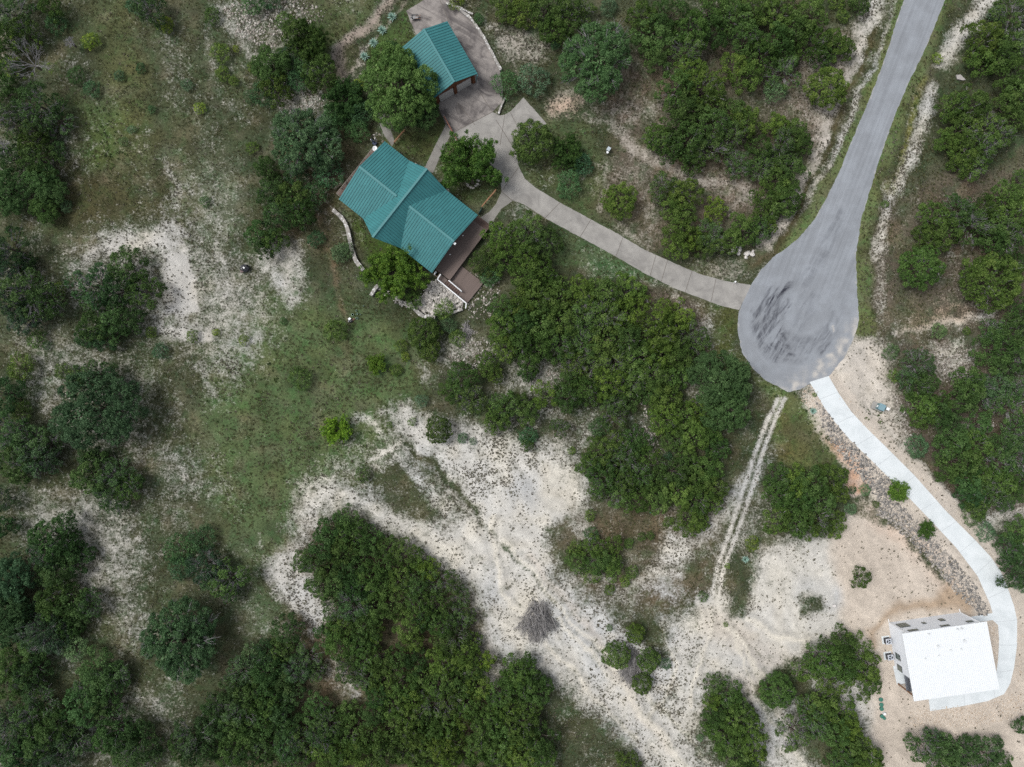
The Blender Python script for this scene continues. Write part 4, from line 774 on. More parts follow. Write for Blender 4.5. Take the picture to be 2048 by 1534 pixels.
# ------------------------------------------------------------------ trees
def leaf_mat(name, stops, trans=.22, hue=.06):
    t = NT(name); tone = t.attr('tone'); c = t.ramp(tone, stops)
    oi = t.n.new("ShaderNodeObjectInfo"); c = t.mix(1, c, oi.outputs['Color'], 'MULTIPLY')
    c = t.mix(1, c, t.ramp(oi.outputs['Random'], [(0, (.74,.86,1.02,1)), (.35, (.95,.97,1.05,1)), (.7, (1,1,1,1)), (1, (1.10,1.05,.92,1))]), 'MULTIPLY')
    t.done(c, .65, .25); tr = t.n.new("ShaderNodeBsdfTranslucent"); t.put(tr, 'Color', c); mx = t.n.new("ShaderNodeMixShader"); mx.inputs[0].default_value = trans
    t.l.new(t.b.outputs[0], mx.inputs[1]); t.l.new(tr.outputs[0], mx.inputs[2]); t.l.new(mx.outputs[0], t.out.inputs[0]); return t.m
jun_m = leaf_mat("juniper_foliage", [(0, (.030,.060,.015,1)), (.40, (.070,.130,.025,1)), (.72, (.124,.200,.044,1)), (1, (.225,.300,.085,1))])
oak_m = leaf_mat("oak_foliage", [(0, (.036,.076,.032,1)), (.5, (.078,.145,.058,1)), (1, (.135,.215,.095,1))])
elm_m = leaf_mat("broadleaf_foliage", [(0, (.030,.070,.014,1)), (.5, (.066,.140,.024,1)), (1, (.130,.225,.042,1))], .3)
bark = mat("bark", (.10,.085,.07,1), .9, .3, 6); twig = mat("dead_twig", (.21,.205,.215,1), .9, .3, 3)

def spread_on_lobes(rs, lobes, gap, zmin=-.35, cap=4000):
    P, N = [], []
    for i, (c, r) in enumerate(lobes):
        n = int(4 * math.pi * (r.mean()) ** 2 / gap ** 2 * 3)
        d = rs.randn(n, 3); d /= np.linalg.norm(d, axis=1)[:, None]; d = d[d[:, 2] > zmin]
        q = c + d * r * (1 - .16 * rs.rand(len(d), 1) ** 2)
        ok = np.ones(len(q), bool)
        for k, (c2, r2) in enumerate(lobes):
            if k != i: ok &= (((q - c2) / (r2 * .9)) ** 2).sum(1) > 1
        P.append(q[ok]); N.append(d[ok])
    P, N = np.concatenate(P), np.concatenate(N); o = rs.permutation(len(P)); P, N = P[o], N[o]; keep = []
    for i in range(len(P)):
        if not keep or ((P[keep] - P[i]) ** 2).sum(1).min() > gap * gap: keep.append(i)
    return P[keep], N[keep]
def tufted(rs, Q, QN, R_, k, r0, r1):
    """small leaf tufts over the outer side of each bough head, so that gaps stay between the heads"""
    m = len(Q); d = rs.randn(m, k, 3) * .75 + QN[:, None] * .55 + np.array([0, 0, .45]); d /= np.linalg.norm(d, axis=2)[..., None]
    P = Q[:, None] - QN[:, None] * R_[:, None, None] * .35 + d * R_[:, None, None] * (.82 + .22 * rs.rand(m, k, 1)) * np.array([1, 1, .85])
    return P.reshape(-1, 3), rs.uniform(r0, r1, m * k), (rs.rand(m, 1) * .34 + .14 * rs.rand(m, k)).ravel()
def leaves(rs, ctr, rad, n, L, W, zflat=.8, low=-.25, shell=.55, spiky=0, base=None):
    m = len(ctr); d = rs.randn(m, n, 3); d /= np.linalg.norm(d, axis=2)[..., None]; d[..., 2] = np.where(d[..., 2] < low, -d[..., 2], d[..., 2])
    u = shell + (1.08 - shell) * rs.rand(m, n, 1); pos = ctr[:, None] + d * u * rad[:, None, None] * np.array([1, 1, zflat])
    nor = d + .9 * rs.randn(m, n, 3); nor /= np.linalg.norm(nor, axis=2)[..., None]
    tg_ = np.cross(nor, rs.randn(m, n, 3)) if not spiky else d + .4 * rs.randn(m, n, 3); tg_ -= nor * (tg_ * nor).sum(2)[..., None]; tg_ /= np.linalg.norm(tg_, axis=2)[..., None] + 1e-9
    bt = np.cross(nor, tg_); l = L * (.7 + .7 * rs.rand(m, n, 1)); w = W * (.7 + .7 * rs.rand(m, n, 1))
    V = np.stack([pos - tg_ * l * .5, pos + bt * w * .5, pos + tg_ * l * .5, pos - bt * w * .5], 2).reshape(-1, 3)
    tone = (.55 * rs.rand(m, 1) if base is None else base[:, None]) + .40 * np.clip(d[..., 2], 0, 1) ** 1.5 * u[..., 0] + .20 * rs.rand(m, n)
    return V, np.clip(tone, 0, 1).ravel()
def crown_mesh(name, parts, m):
    V = np.concatenate([p[0] for p in parts]); T = np.concatenate([p[1] for p in parts])
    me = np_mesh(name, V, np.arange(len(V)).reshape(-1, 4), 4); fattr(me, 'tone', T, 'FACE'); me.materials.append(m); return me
def wood_mesh(name, segs, m, n=5):
    b = MB()
    for pts, rr in segs: b.tube(pts, rr, n)
    me = bpy.data.meshes.new(name); me.from_pydata(b.v, [], b.f); me.update(); me.materials.append(m); return me
def make_lobes(rs, R, n, hz, spread, rl):
    a0 = rs.rand() * 6.28; out = [(np.array([0, 0, hz * .58]), np.array([R * rl, R * rl, hz * .42]))]
    for k in range(n):
        a = a0 + 6.283 * k / n + rs.uniform(-.35, .35); r = R * spread * rs.uniform(.8, 1.12); s = R * (1 - spread) * rs.uniform(.85, 1.25)
        out.append((np.array([r * math.cos(a), r * math.sin(a), hz * rs.uniform(.34, .56)]), np.array([s, s, hz * rs.uniform(.24, .36)])))
    return out
PROTO = {}
def proto(kind, k):
    rs = np.random.RandomState(hash_of(kind) + k)
    if kind in ('jun', 'big', 'dry', 'round'):
        R, hz = (3.0, 4.6) if kind != 'big' else (4.0, 5.6)
        lob = make_lobes(rs, R, rs.randint(4, 7), hz, .56, .62) if kind != 'round' else make_lobes(rs, R, 6, hz, .30, .96); Q, QN = spread_on_lobes(rs, lob, (1.42 if k % 2 else 1.12) if kind != 'round' else .98, -.3); Q = Q + QN * rs.uniform(-.42, .22, (len(Q), 1))
        P, rad, T0 = tufted(rs, Q, QN, rs.uniform(.46, .76, len(Q)) * (1.28 if k % 2 and kind != 'round' else 1), 38 if k % 2 and kind != 'round' else 26, .13, .25)
        if kind == 'dry':
            kp = rs.rand(len(P)) > .25; P, rad, T0 = P[kp], rad[kp], T0[kp]
        parts = [leaves(rs, P, rad, 19, .17, .075, spiky=1, base=T0)]
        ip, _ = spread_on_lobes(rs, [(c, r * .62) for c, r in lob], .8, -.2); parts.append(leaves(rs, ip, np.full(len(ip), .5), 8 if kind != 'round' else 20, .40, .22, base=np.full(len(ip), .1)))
        segs = [([(0,0,-.4),(.05,.03,hz*.25),(0,0,hz*.55)], [.2,.16,.09])]
        for c, r in lob[1:]: segs.append(([(0,0,hz*.12),tuple(c*np.array([.5,.5,.7])),tuple(c)], [.11,.08,.04]))
        tw_ = []
        nt = 60 if kind == 'dry' else 12
        for q in P[rs.permutation(len(P))[:nt]] if len(P) else []:
            c = np.array([0, 0, hz * .35]); e = c + (q - c) * rs.uniform(.98, 1.12) + rs.randn(3) * .12; s0 = c + (q - c) * .45; mid = (s0 + e) / 2 + rs.randn(3) * .12
            tw_.append(([tuple(s0), tuple(mid), tuple(e)], [.045, .03, .012]))
            for _ in range(3):
                e2 = mid + (e - mid) * .8 + rs.randn(3) * .28; tw_.append(([tuple(mid), tuple(e2)], [.022, .01]))
        return dict(R=R, h=hz, crown=crown_mesh("juniper_crown", parts, jun_m), trunk=wood_mesh("juniper_trunk", segs, bark), twigs=wood_mesh("juniper_twigs", tw_, twig, 4))
    if kind == 'oak':
        R, hz = 6.0, 7.5; lob = make_lobes(rs, R, 7, hz, .62, .5) + [(np.array([rs.uniform(-2.4,2.4), rs.uniform(-2.4,2.4), hz*.72]), np.array([1.7,1.7,1.3])) for _ in range(6)]
        Q, QN = spread_on_lobes(rs, lob, 1.5, -.3); P, rad, T0 = tufted(rs, Q, QN, rs.uniform(.7, 1.25, len(Q)), 20, .26, .42); parts = [leaves(rs, P, rad, 42, .17, .11, .8, base=T0)]
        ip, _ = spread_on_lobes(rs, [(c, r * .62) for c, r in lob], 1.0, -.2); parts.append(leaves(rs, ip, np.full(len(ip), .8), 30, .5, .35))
        segs = [([(0,0,-.4),(.1,0,1.2),(0,.1,2.4)], [.42,.34,.28])]
        for c, r in lob: segs.append(([(0,.05,1.8),tuple(c*np.array([.5,.5,.75])),tuple(c*np.array([1,1,.9]))], [.22,.14,.06]))
        tw_ = []
        for q in P[rs.permutation(len(P))[:50]]:
            c = np.array([0, 0, hz * .4]); s0 = c + (q - c) * .55; e = c + (q - c) * 1.08 + rs.randn(3) * .2; mid = (s0 + e) / 2 + rs.randn(3) * .2
            tw_.append(([tuple(s0), tuple(mid), tuple(e)], [.07, .05, .02]))
            for _ in range(4): tw_.append(([tuple(mid), tuple(mid + (e - mid) * .9 + rs.randn(3) * .45)], [.035, .014]))
        return dict(R=R, h=hz, crown=crown_mesh("oak_crown", parts, oak_m), trunk=wood_mesh("oak_trunk", segs, bark, 7), twigs=wood_mesh("oak_twigs", tw_, twig, 4))
    if kind in ('elm', 'lawn'):
        R, hz = 5.5, 7.6; segs = [([(0,0,-.4),(.05,0,1.0),(0,.05,1.8)], [.26,.2,.17])]; ctr, rad = [], []
        nb = 19
        for k in range(nb):
            a = 6.283 * k / nb + rs.uniform(-.2, .2); el = rs.uniform(.25, 1.15); ln = R * rs.uniform(.75, 1.05); d = np.array([math.cos(a) * math.cos(el), math.sin(a) * math.cos(el), math.sin(el)])
            top = np.array([0, 0, 1.7]) + d * ln * np.array([1.08, 1.08, .92]); mid = np.array([0, 0, 1.7]) + d * ln * .5 + rs.randn(3) * .15
            segs.append(([(0,0,1.6), tuple(mid), tuple(top)], [.12,.075,.02]))
            for q in np.linspace(.38, 1.0, 9):
                c = np.array([0, 0, 1.7]) + (top - np.array([0, 0, 1.7])) * q
                for _ in range(4 if q > .5 else 2): ctr.append(c + rs.randn(3) * np.array([.62, .62, .4]) * (.4 + q * .6)); rad.append(rs.uniform(.34, .6))
        ctr, rad = np.array(ctr), np.array(rad)
        if kind == 'lawn':          # leans away from the house: thin and open on the low side, where limbs and trunk show
            kp = (ctr[:, 1] > -1.4) | (np.abs(ctr[:, 0]) > 2.6) & (ctr[:, 1] > -2.6); ctr, rad = ctr[kp], rad[kp]
            ctr[:, 1] += 1.75 * ctr[:, 2] / hz * 1.6; segs = [([(q[0], q[1] + 2.8 * max(0, q[2]) / hz, q[2]) for q in pts], [r * 1.25 for r in rr]) for pts, rr in segs if not (pts[-1][1] < -2.4 and abs(pts[-1][0]) < 2.6)]
        return dict(R=R, h=hz, crown=crown_mesh("broadleaf_crown", [leaves(rs, ctr, rad, 60, .26, .14, .8, shell=.3)], elm_m), trunk=wood_mesh("broadleaf_trunk", segs, twig if 0 else bark, 6), twigs=None)
    # low bushes
    R, hz = 1.2, 1.5; lob = make_lobes(rs, R, 4, hz, .5, .7); P, N = spread_on_lobes(rs, lob, .34); rad = rs.uniform(.2, .34, len(P))
    parts = [leaves(rs, P, rad, 60, .13, .06, spiky=1)]; segs = [([(0,0,-.35),(0,0,hz*.5)], [.06,.03])]
    for c, r in lob[1:]: segs.append(([(0,0,.05),tuple(c)], [.035,.015]))
    return dict(R=R, h=hz, crown=crown_mesh("bush_crown", parts, jun_m if kind == 'bush' else oak_m), trunk=wood_mesh("bush_stem", segs, bark), twigs=None)
def hash_of(s): return sum(ord(c) * 7 ** i for i, c in enumerate(s)) % 99991
NV = dict(round=3, lawn=1, jun=8, big=4, dry=4, oak=4, elm=3, bush=4, oakbush=3)

# code: kind of mesh, tint, object name, category, colour word
TYPES = {'J': ('jun', (1,1,1), 'juniper_tree', 'juniper tree', 'green juniper'), 'Y': ('jun', (1.16,1.12,.95), 'juniper_tree', 'juniper tree', 'yellowish juniper'),
         'K': ('jun', (.72,.82,.85), 'juniper_tree', 'juniper tree', 'dark juniper'), 'G': ('dry', (.95,.95,1.3), 'juniper_tree', 'juniper tree', 'greyish juniper'),
         'B': ('big', (.95,1,.95), 'juniper_tree', 'juniper tree', 'broad juniper'), 'H': ('dry', (1.0,1.02,1.15), 'juniper_tree', 'juniper tree', 'grey-green juniper'),
         'O': ('oak', (.74,.86,.82), 'oak_tree', 'oak tree', 'dark bluish green oak'), 'Q': ('oak', (1.0,1.0,1.02), 'oak_tree', 'oak tree', 'greyish oak'), 'P': ('oak', (1.0,1.08,.82), 'oak_tree', 'oak tree', 'green oak'),
         'Z': ('elm', (1.9,1.75,1.0), 'broadleaf_tree', 'broadleaf tree', 'lime green broadleaf tree'), 'D': ('elm', (1.35,1.28,1.0), 'broadleaf_tree', 'broadleaf tree', 'bright green broadleaf tree'), 'R': ('round', (1,1,1), 'juniper_tree', 'juniper tree', 'rounded green juniper'), 'L': ('lawn', (.95,1,1), 'broadleaf_tree', 'broadleaf tree', 'broadleaf tree'), 'E': ('elm', (.72,.76,.85), 'broadleaf_tree', 'broadleaf tree', 'mid green broadleaf tree'),
         's': ('bush', (1.0,1.05,.9), 'bush', 'bush', 'small green bush'), 'y': ('bush', (1.7,1.5,.9), 'bush', 'bush', 'yellow green bush'),
         'x': ('oakbush', (1.35,1.3,1.4), 'bush', 'bush', 'pale grey green bush'), 'd': ('oakbush', (.8,1.0,.9), 'bush', 'bush', 'dark green bush')}
ORD = ['topmost', 'second from top', 'third from top', 'fourth from top', 'fifth from top', 'sixth from top', 'seventh from top', 'eighth from top', 'ninth from top', 'tenth from top', 'eleventh from top', 'twelfth from top', 'thirteenth from top', 'fourteenth from top', 'fifteenth from top']
rt = random.Random(7)
def plant(x, y, r, code, label, group=None, more=()):
    """one tree; 'more' holds further stems (x, y, r) that grow from the same root"""
    kind, tint, name, cat, _ = TYPES[code]; o = None; first = None
    for (x, y, r) in [(x, y, r)] + list(more):
        k = rt.randrange(NV[kind])
        if (kind, k) not in PROTO: PROTO[kind, k] = proto(kind, k)
        p = PROTO[kind, k]; rm = r * PX; s = rm / p['R']
        sz = s if kind == 'elm' else (s * .9 if code in 'xsdy' else s * .55 + .45 * min(1.15, max(.45, s ** .6)))
        sz *= rt.uniform(.82, 1.3) if kind in ('jun', 'dry', 'big') else 1
        loc = G(x, y, p['h'] * sz * .5) if kind != 'lawn' else G(945, 367); loc.z = float(lookup(zz, np.array([loc.x]), np.array([loc.y]))[0]) - .02
        if o is None: o = thing(name, loc, label, cat, group); first = loc
        s2 = rm * rt.uniform(.92, 1.0) / p['R']; rot = rt.uniform(0, 6.283) if kind != 'lawn' else .1; j = lambda: rt.uniform(.88, 1.12); g_ = rt.uniform(.74, 1.2); rr2 = (code in 'JKGHYB') * min(1, max(0, (x - 1760) / 80)) * min(1, max(0, (y - 560) / 120)) * .8
        ww = rr2 + (code in 'JKGHYB') * min(1, max(0, (900 - x) / 500)) * min(1, max(0, (y - 150) / 300)); sh_ = (1 - .2 * ww, 1 - .1 * ww, 1 + .22 * ww)
        for part, me_ in (('trunk', p['trunk']), ('crown', p['crown']), ('bare_twigs', p['twigs'])):
            if me_ is None or (part == 'bare_twigs' and (kind == 'oak' or kind in ('jun', 'big', 'round') and k % 2) and 'limbs' not in label): continue
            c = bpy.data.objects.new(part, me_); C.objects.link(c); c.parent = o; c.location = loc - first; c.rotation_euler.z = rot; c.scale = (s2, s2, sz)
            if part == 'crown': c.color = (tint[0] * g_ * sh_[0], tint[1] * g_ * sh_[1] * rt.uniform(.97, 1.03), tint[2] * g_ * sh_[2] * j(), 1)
    return o
def clump(where, rows, group=None):
    """rows: 'code x y r' entries; the labels count the members from the top of the photograph down"""
    R_ = [(q.split()[0],) + tuple(float(v) for v in q.split()[1:]) for q in rows.split(',') if q.strip()]
    trees, free = [], list(R_)
    while free:
        a = max(free, key=lambda q: q[3]); free.remove(a); stems = []
        if a[0] in 'JYKGH' and len(R_) > 4 and a[3] > 15:
            c = [b for b in free if b[0] in 'JYKGH' and math.hypot(a[1] - b[1], a[2] - b[2]) < .92 * (a[3] + b[3])]
            if c:
                b = min(c, key=lambda q: math.hypot(a[1] - q[1], a[2] - q[2]) + (0 if q[0] == a[0] else 16)); free.remove(b); stems.append(b[1:])
        trees.append((a, stems))
    trees.sort(key=lambda t: t[0][2]); n = len(trees)
    for i, (a, stems) in enumerate(trees):
        word = TYPES[a[0]][4]
        if a[0] in 'JYKGH': word = ('double ' if stems else 'small ' if a[3] < 25 else '') + word
        pos = 'lowest' if n > 1 and i == n - 1 else ORD[i]
        lab = f"{word}, {pos} {where}" if n > 1 else f"{word} {where}"
        if len(lab.split()) > 16: print("LONG", len(lab.split()), lab)
        plant(a[1], a[2], a[3], a[0], lab, group or ("trees " + where if n > 1 else None), stems)
# each clump: where it stands, then its members
clump("of the trees in the top left corner", "H 30 28 46,K 8 82 40,G 45 65 32,K 102 12 26,d 108 45 22,K 18 140 26")
clump("of the dark trees on the upper left edge", "H 80 212 46,G 22 236 40,K 112 238 36,G 70 262 30,J 74 318 38,K 62 290 32,d 113 297 18,d 150 150 20,d 182 176 18,K 20 318 30,K 0 180 36")
clump("of the leafy oaks on the upper left edge", "P 82 356 34,P 102 384 30,P 86 420 28,P 16 384 46,x 130 412 14")
clump("at the left edge above the white slope", "H 16 497 42,G 22 534 34,K 52 522 18")
clump("of the grey green junipers left of the white slope", "H 55 588 50,H 90 600 38,G 28 606 40,H 52 632 38,y 110 579 17")
clump("of the juniper clump covering the left white slope", "J 247 533 42,H 187 572 44,J 286 580 38,K 234 580 36,J 230 645 40,H 190 604 34,J 254 640 32,J 187 652 36,K 205 678 30,J 165 676 20")
clump("of the lone bushes by the left edge", "s 72 679 20,s 42 737 29,s 123 741 17,x 92 690 10")
clump("of the little bushes fringing the left white slope", "s 300 664 12,d 320 702 18,s 383 672 14,y 430 665 8,y 485 679 12")
plant(197, 823, 80, 'O', "wide dark bluish oak standing alone in the left meadow")
clump("beside the top of the wide lone oak", "G 184 748 36,s 150 757 20")
clump("of the left edge junipers beside the lone oak", "K 8 789 40,s 40 822 22,H 24 862 44,Y 58 880 44,H 94 889 32,Y 30 922 44,G 70 916 40,H 100 922 26,H 40 949 24,G 4 1000 26,K 4 1052 24")
clump("of the juniper pair below the lone oak", "J 183 946 44,H 233 955 42,H 220 992 34,Y 254 974 30,K 184 918 30")
clump("of the rounded junipers above the lower left thicket", "K 110 1080 46,H 88 1110 38,K 140 1108 42,J 113 1134 40,J 90 1156 22,Y 105 1196 40,J 146 1204 38,H 178 1209 28,Y 110 1224 32,K 156 1232 26")
clump("of the dark oaks by the lower left thicket", "O 16 1160 52,O 16 1222 50,O 14 1258 36")
clump("in the middle of the lower left thicket", "H 55 1222 24,G 80 1262 42,H 102 1274 40,J 73 1296 34,K 134 1252 26,x 150 1293 26,Y 23 1329 44,K 60 1340 34,H 14 1366 38,H 50 1360 34")
clump("of the clump beside the lower left bare patch", "J 196 1342 42,H 226 1350 34,J 212 1382 36,Y 178 1382 34,J 160 1410 40,H 192 1414 34")
clump("of the bottom left corner thicket", "H 80 1409 42,K 58 1432 34,J 112 1455 44,G 142 1482 42,J 86 1486 40,J 110 1514 42,H 20 1458 44,K 34 1500 44,G 52 1524 38,K 6 1432 32")
clump("of the bottom edge trees near the left corner", "K 232 1462 42,H 212 1480 32,J 278 1486 42,J 254 1506 38,H 294 1510 34,G 384 1478 42")
clump("of the trees left of the long bottom thicket", "H 362 1490 30,J 402 1506 36,K 420 1455 36,J 428 1428 28,H 428 1408 26,Y 443 1502 30,J 470 1495 38,K 500 1505 32,K 466 1455 32,J 492 1452 34")
clump("of the upper left fringe of the bottom thicket", "H 480 1345 34,J 468 1382 36,J 494 1389 34,H 480 1422 36,x 502 1312 28,K 440 1350 0.1".replace(",K 440 1350 0.1", ""))
plant(358, 1282, 82, 'O', "wide dark oak with pale bare limbs, alone in lower left meadow")
clump("of the oak and juniper group in the left meadow", "d 400 1078 28,d 364 1102 32,d 362 1134 24,G 410 1130 38,H 456 1158 42,J 420 1154 28,Y 460 1182 24")
clump("of the bushes scattered in the upper left meadow", "s 440 103 20,s 443 145 15,s 466 160 12,y 398 215 13,s 422 28 18,s 507 133 14,d 280 135 11,d 303 218 9,d 408 402 12,x 245 283 10,y 180 82 19,x 236 150 12")
clump("of the scattered bushes between meadow and house", "s 503 293 14,x 497 190 14,x 374 170 12,x 262 258 9,y 470 95 8,d 565 642 8,s 672 658 25,s 602 756 24,x 843 802 14,x 692 500 18")
clump("of the top edge bushes left of the lawn", "G 300 20 34,y 329 46 18,d 270 4 22,d 505 4 26,d 540 -4 22")
clump("of the thicket left of the dirt track", "s 568 42 20,J 590 62 32,E 622 82 46,P 540 130 40,J 552 176 32,J 638 146 36,d 592 160 24,d 525 182 26,E 688 192 44,d 575 110 24,d 612 130 26,d 665 225 24,y 716 168 14,d 725 226 28")
clump("of the leafy trees left of the big oak", "d 660 252 26,d 720 262 22,d 692 232 22,d 700 262 14")
plant(803, 172, 84, 'P', "big spreading green oak overhanging the teal garage roof")
clump("of the two small oaks merging with the big garage oak", "P 792 110 30,P 846 225 36")
plant(612, 290, 70, 'Q', "large greyish green oak with twiggy limbs left of the teal roofed house")
clump("of the thicket below the large greyish oak", "d 655 350 30,J 532 337 26,d 628 388 30,K 546 385 36,J 582 393 38,J 562 430 38,K 606 424 32,d 590 350 26,J 519 467 30,J 549 482 28,d 632 477 19,J 528 500 20,x 679 506 20")
plant(785, 542, 62, 'D', "leafy broadleaf tree overhanging the teal house's lower corner")
clump("of the low bushes on the white rock bed", "s 828 600 20,s 889 620 21,x 896 650 18")
plant(948, 326, 72, 'L', "big broadleaf lawn tree with radiating limbs and a stone ring")
plant(1062, 284, 41, 'R', "perfectly round green juniper in the bend of the old driveway")
clump("of the pair beside the end of the long white wall", "d 1011 168 28,x 1063 158 32")
clump("of the dark leafy trees beside the driveway bend", "E 1136 302 36,d 1164 328 24,d 1138 368 28")
plant(1241, 399, 34, 'R', "rounded bright juniper alone on the lawn edge")
clump("of the clump between driveway and deck", "Y 1000 478 38,J 1056 470 44,J 1096 482 32,K 1008 522 30,J 1052 508 30,J 966 522 30,d 980 552 22,Y 1057 552 38,Y 1084 536 30,Y 1096 560 26")
# thicket south of the old driveway
clump("at the upper left of the driveway thicket", "J 1044 604 38,K 1078 602 38,J 1122 592 40,J 1166 590 40,K 1044 645 40,J 1082 645 38,Y 1120 640 38,K 1006 622 34,J 1004 656 36,H 1010 694 30")
clump("at the upper right of the driveway thicket", "J 1211 586 40,Y 1253 586 38,H 1164 634 42,J 1210 628 42,Y 1255 626 38,Y 1318 636 40,J 1354 642 36,H 1380 668 34,G 1396 690 26")
clump("in the middle left of the driveway thicket", "K 1042 686 36,J 1078 692 36,K 1118 692 38,H 1164 686 38,J 1058 728 26,J 1152 722 34,G 1188 726 32,K 1054 748 20,K 1138 760 26,J 1092 788 30")
clump("in the middle right of the driveway thicket", "Y 1318 674 38,J 1212 680 40,K 1256 676 38,H 1232 722 38,J 1278 714 38,Y 1322 710 36,J 1358 708 34,J 1222 766 36,H 1264 760 36,J 1308 752 36,J 1350 750 32")
clump("in the lower left of the driveway thicket", "K 1134 799 32,K 1174 780 34,H 1224 802 30,d 1056 872 20,J 1054 889 15,J 1034 808 30,K 1058 826 26,H 1121 855 19,s 1144 902 9,K 1258 799 26,J 1231 832 28")
clump("beside the oak pair below the cul-de-sac", "K 1298 779 30,J 1332 799 38,J 1328 840 36,Y 1370 832 34,Y 1398 822 28,J 1346 876 34,J 1388 876 34,K 1422 864 28,G 1434 895 28")
clump("of the oak pair below the cul-de-sac", "P 1442 758 62,P 1456 812 54")
clump("in the thicket lobe beside the two-track trail", "J 1346 944 34,J 1378 924 34,K 1418 938 32,J 1392 962 34,J 1308 962 34,Y 1358 980 34,J 1314 996 34,Y 1394 1000 32,J 1432 978 26,J 1426 1006 22,Y 1376 1040 34,J 1398 1044 24")
clump("of the thicket lobe above the white slope", "K 1271 882 32,H 1232 886 28,d 1197 856 20,J 1204 910 34,H 1244 920 36,J 1290 912 26,K 1177 930 24,K 1205 952 36,J 1244 955 34,H 1278 955 32,H 1198 980 24,J 1236 986 32")
clump("of the little junipers around that lobe", "K 1268 999 30,s 1317 907 9,d 1337 912 9,s 1336 1045 11,s 1181 1032 13")
clump("of the rounded junipers above the white slope", "R 849 666 32,R 858 700 22,s 915 675 18,K 925 758 37,G 940 800 32,J 902 780 26,J 975 728 26,J 990 750 20,J 1008 812 36,H 992 842 26,J 998 828 30")
clump("of the bushes in and beside the green meadow", "s 802 692 14,s 792 740 13,D 752 729 22,R 877 859 26,d 924 876 12,x 945 882 8,s 824 844 9,s 724 949 18,y 810 713 10,s 779 850 7,x 868 636 9")
plant(670, 863, 34, 'Z', "bright lime green rounded tree alone in the middle of the meadow")
# top right thickets
clump("of the top edge junipers right of the garage", "Y 1044 20 34,J 1092 20 38,J 1132 30 38,K 1108 60 30,H 1164 20 28,J 1010 8 30,x 1217 13 20,d 1110 90 10,y 912 3 16,d 958 38 12")
plant(1194, 124, 76, 'P', "large green oak with pale bare limbs, right of the walled concrete")
clump("at the left of the top edge thicket", "J 1306 67 44,J 1284 30 34,K 1344 26 40,J 1310 106 34,H 1374 100 34,J 1384 58 40,K 1420 20 38,H 1424 62 38")
clump("in the middle of the top edge thicket", "J 1468 34 40,Y 1508 20 36,J 1492 78 38,Y 1464 132 32,Y 1500 150 32,J 1524 110 34,J 1556 20 40,K 1556 78 36,H 1568 142 34,x 1550 180 24")
clump("at the right of the top edge thicket", "J 1588 60 38,J 1620 32 36,K 1626 84 36,J 1668 84 30,J 1692 92 22,J 1646 108 26,K 1572 110 30,s 1686 30 14,J 1720 6 24,s 1676 2 16")
plant(1653, 173, 38, 'R', "lone round juniper on speckled ground left of the road")
clump("at the left of the central roadside clump", "Y 1384 143 36,J 1356 174 42,J 1404 178 42,J 1376 214 40,K 1424 208 34,J 1356 248 36,J 1318 276 34,J 1338 292 30")
clump("in the middle of the central roadside clump", "K 1378 284 40,J 1384 320 30,J 1426 252 38,H 1418 294 36,J 1474 222 28,Y 1490 242 34,G 1466 268 32,H 1476 330 28,K 1520 294 28,J 1524 334 28")
clump("at the right of the central roadside clump", "J 1556 250 26,J 1586 268 34,H 1564 290 34,K 1606 288 24,J 1580 338 34,H 1550 318 28,J 1558 362 36,Y 1578 392 32,J 1552 408 36,J 1524 398 32,Y 1536 452 20")
clump("at the left of the clump above the driveway", "H 1326 372 30,Y 1372 386 34,J 1344 408 26,J 1366 428 30,Y 1356 464 30,Y 1350 494 30,H 1386 478 24,J 1408 488 26")
clump("at the right of the clump above the driveway", "Y 1431 418 26,H 1424 464 32,J 1490 460 36,H 1518 462 30,J 1464 482 26,Y 1434 490 22")
# right of the road
clump("of the top right corner junipers", "J 1968 82 40,K 2002 110 40,J 1966 124 34,K 2030 92 36,K 2020 148 36,H 2028 34 46,J 2036 188 34,K 2014 208 28,x 1996 30 18")
clump("of the broad mass right of the road", "K 1910 214 36,J 1946 214 38,J 1926 260 40,J 1896 284 28,H 1966 254 36,H 2002 268 30,J 1930 300 38,H 1966 294 34,J 1950 332 30,J 1922 326 26,J 2036 236 24,J 2044 360 24")
clump("at the left of the right edge juniper row", "H 1920 420 36,J 1870 434 34,J 1890 468 38,H 1946 450 40,J 1854 474 28,K 1964 418 28")
clump("at the right of the right edge juniper row", "J 2016 394 36,J 2030 428 40,H 2002 448 36,J 1984 480 34,G 2020 474 36")
plant(1842, 534, 40, 'R', "single rounded juniper between the road verge and the trail")
clump("of the big junipers above the pinkish trail", "R 1984 560 57,K 2038 622 30,K 2036 524 22")
clump("of the bushes right of the road", "y 1873 117 12,s 1846 413 8,s 1771 407 8,x 1880 662 17,s 1936 662 9,x 1783 704 17,s 1790 752 14")
clump("of the trees at the right edge below the trail", "B 2000 698 52,J 2030 724 38,H 1990 660 30,J 2024 664 36,J 1936 764 38,H 1930 792 36,G 1966 780 34,H 2004 772 36,K 2030 780 28")
clump("nearest the transformer in the right edge thicket", "G 1836 730 34,J 1812 758 24,J 1834 775 30,Y 1856 768 26,Y 1846 812 34,J 1886 806 24,J 1844 836 24,J 1880 830 30,J 1904 852 30,x 1836 892 25")
clump("in the middle of the right edge thicket", "J 1960 852 30,H 2022 814 34,J 2036 862 34,J 2010 888 32,K 2036 912 34,H 2000 926 36,J 1954 890 34,J 1910 886 34,J 1890 900 28")
clump("at the foot of the right edge thicket", "Y 1920 920 36,J 1892 944 24,K 1936 956 34,Y 1970 956 34,J 2004 966 34,J 2034 956 32,K 1946 990 32,H 1984 992 32,J 1956 1014 24,H 2030 986 26,J 2012 1010 20")
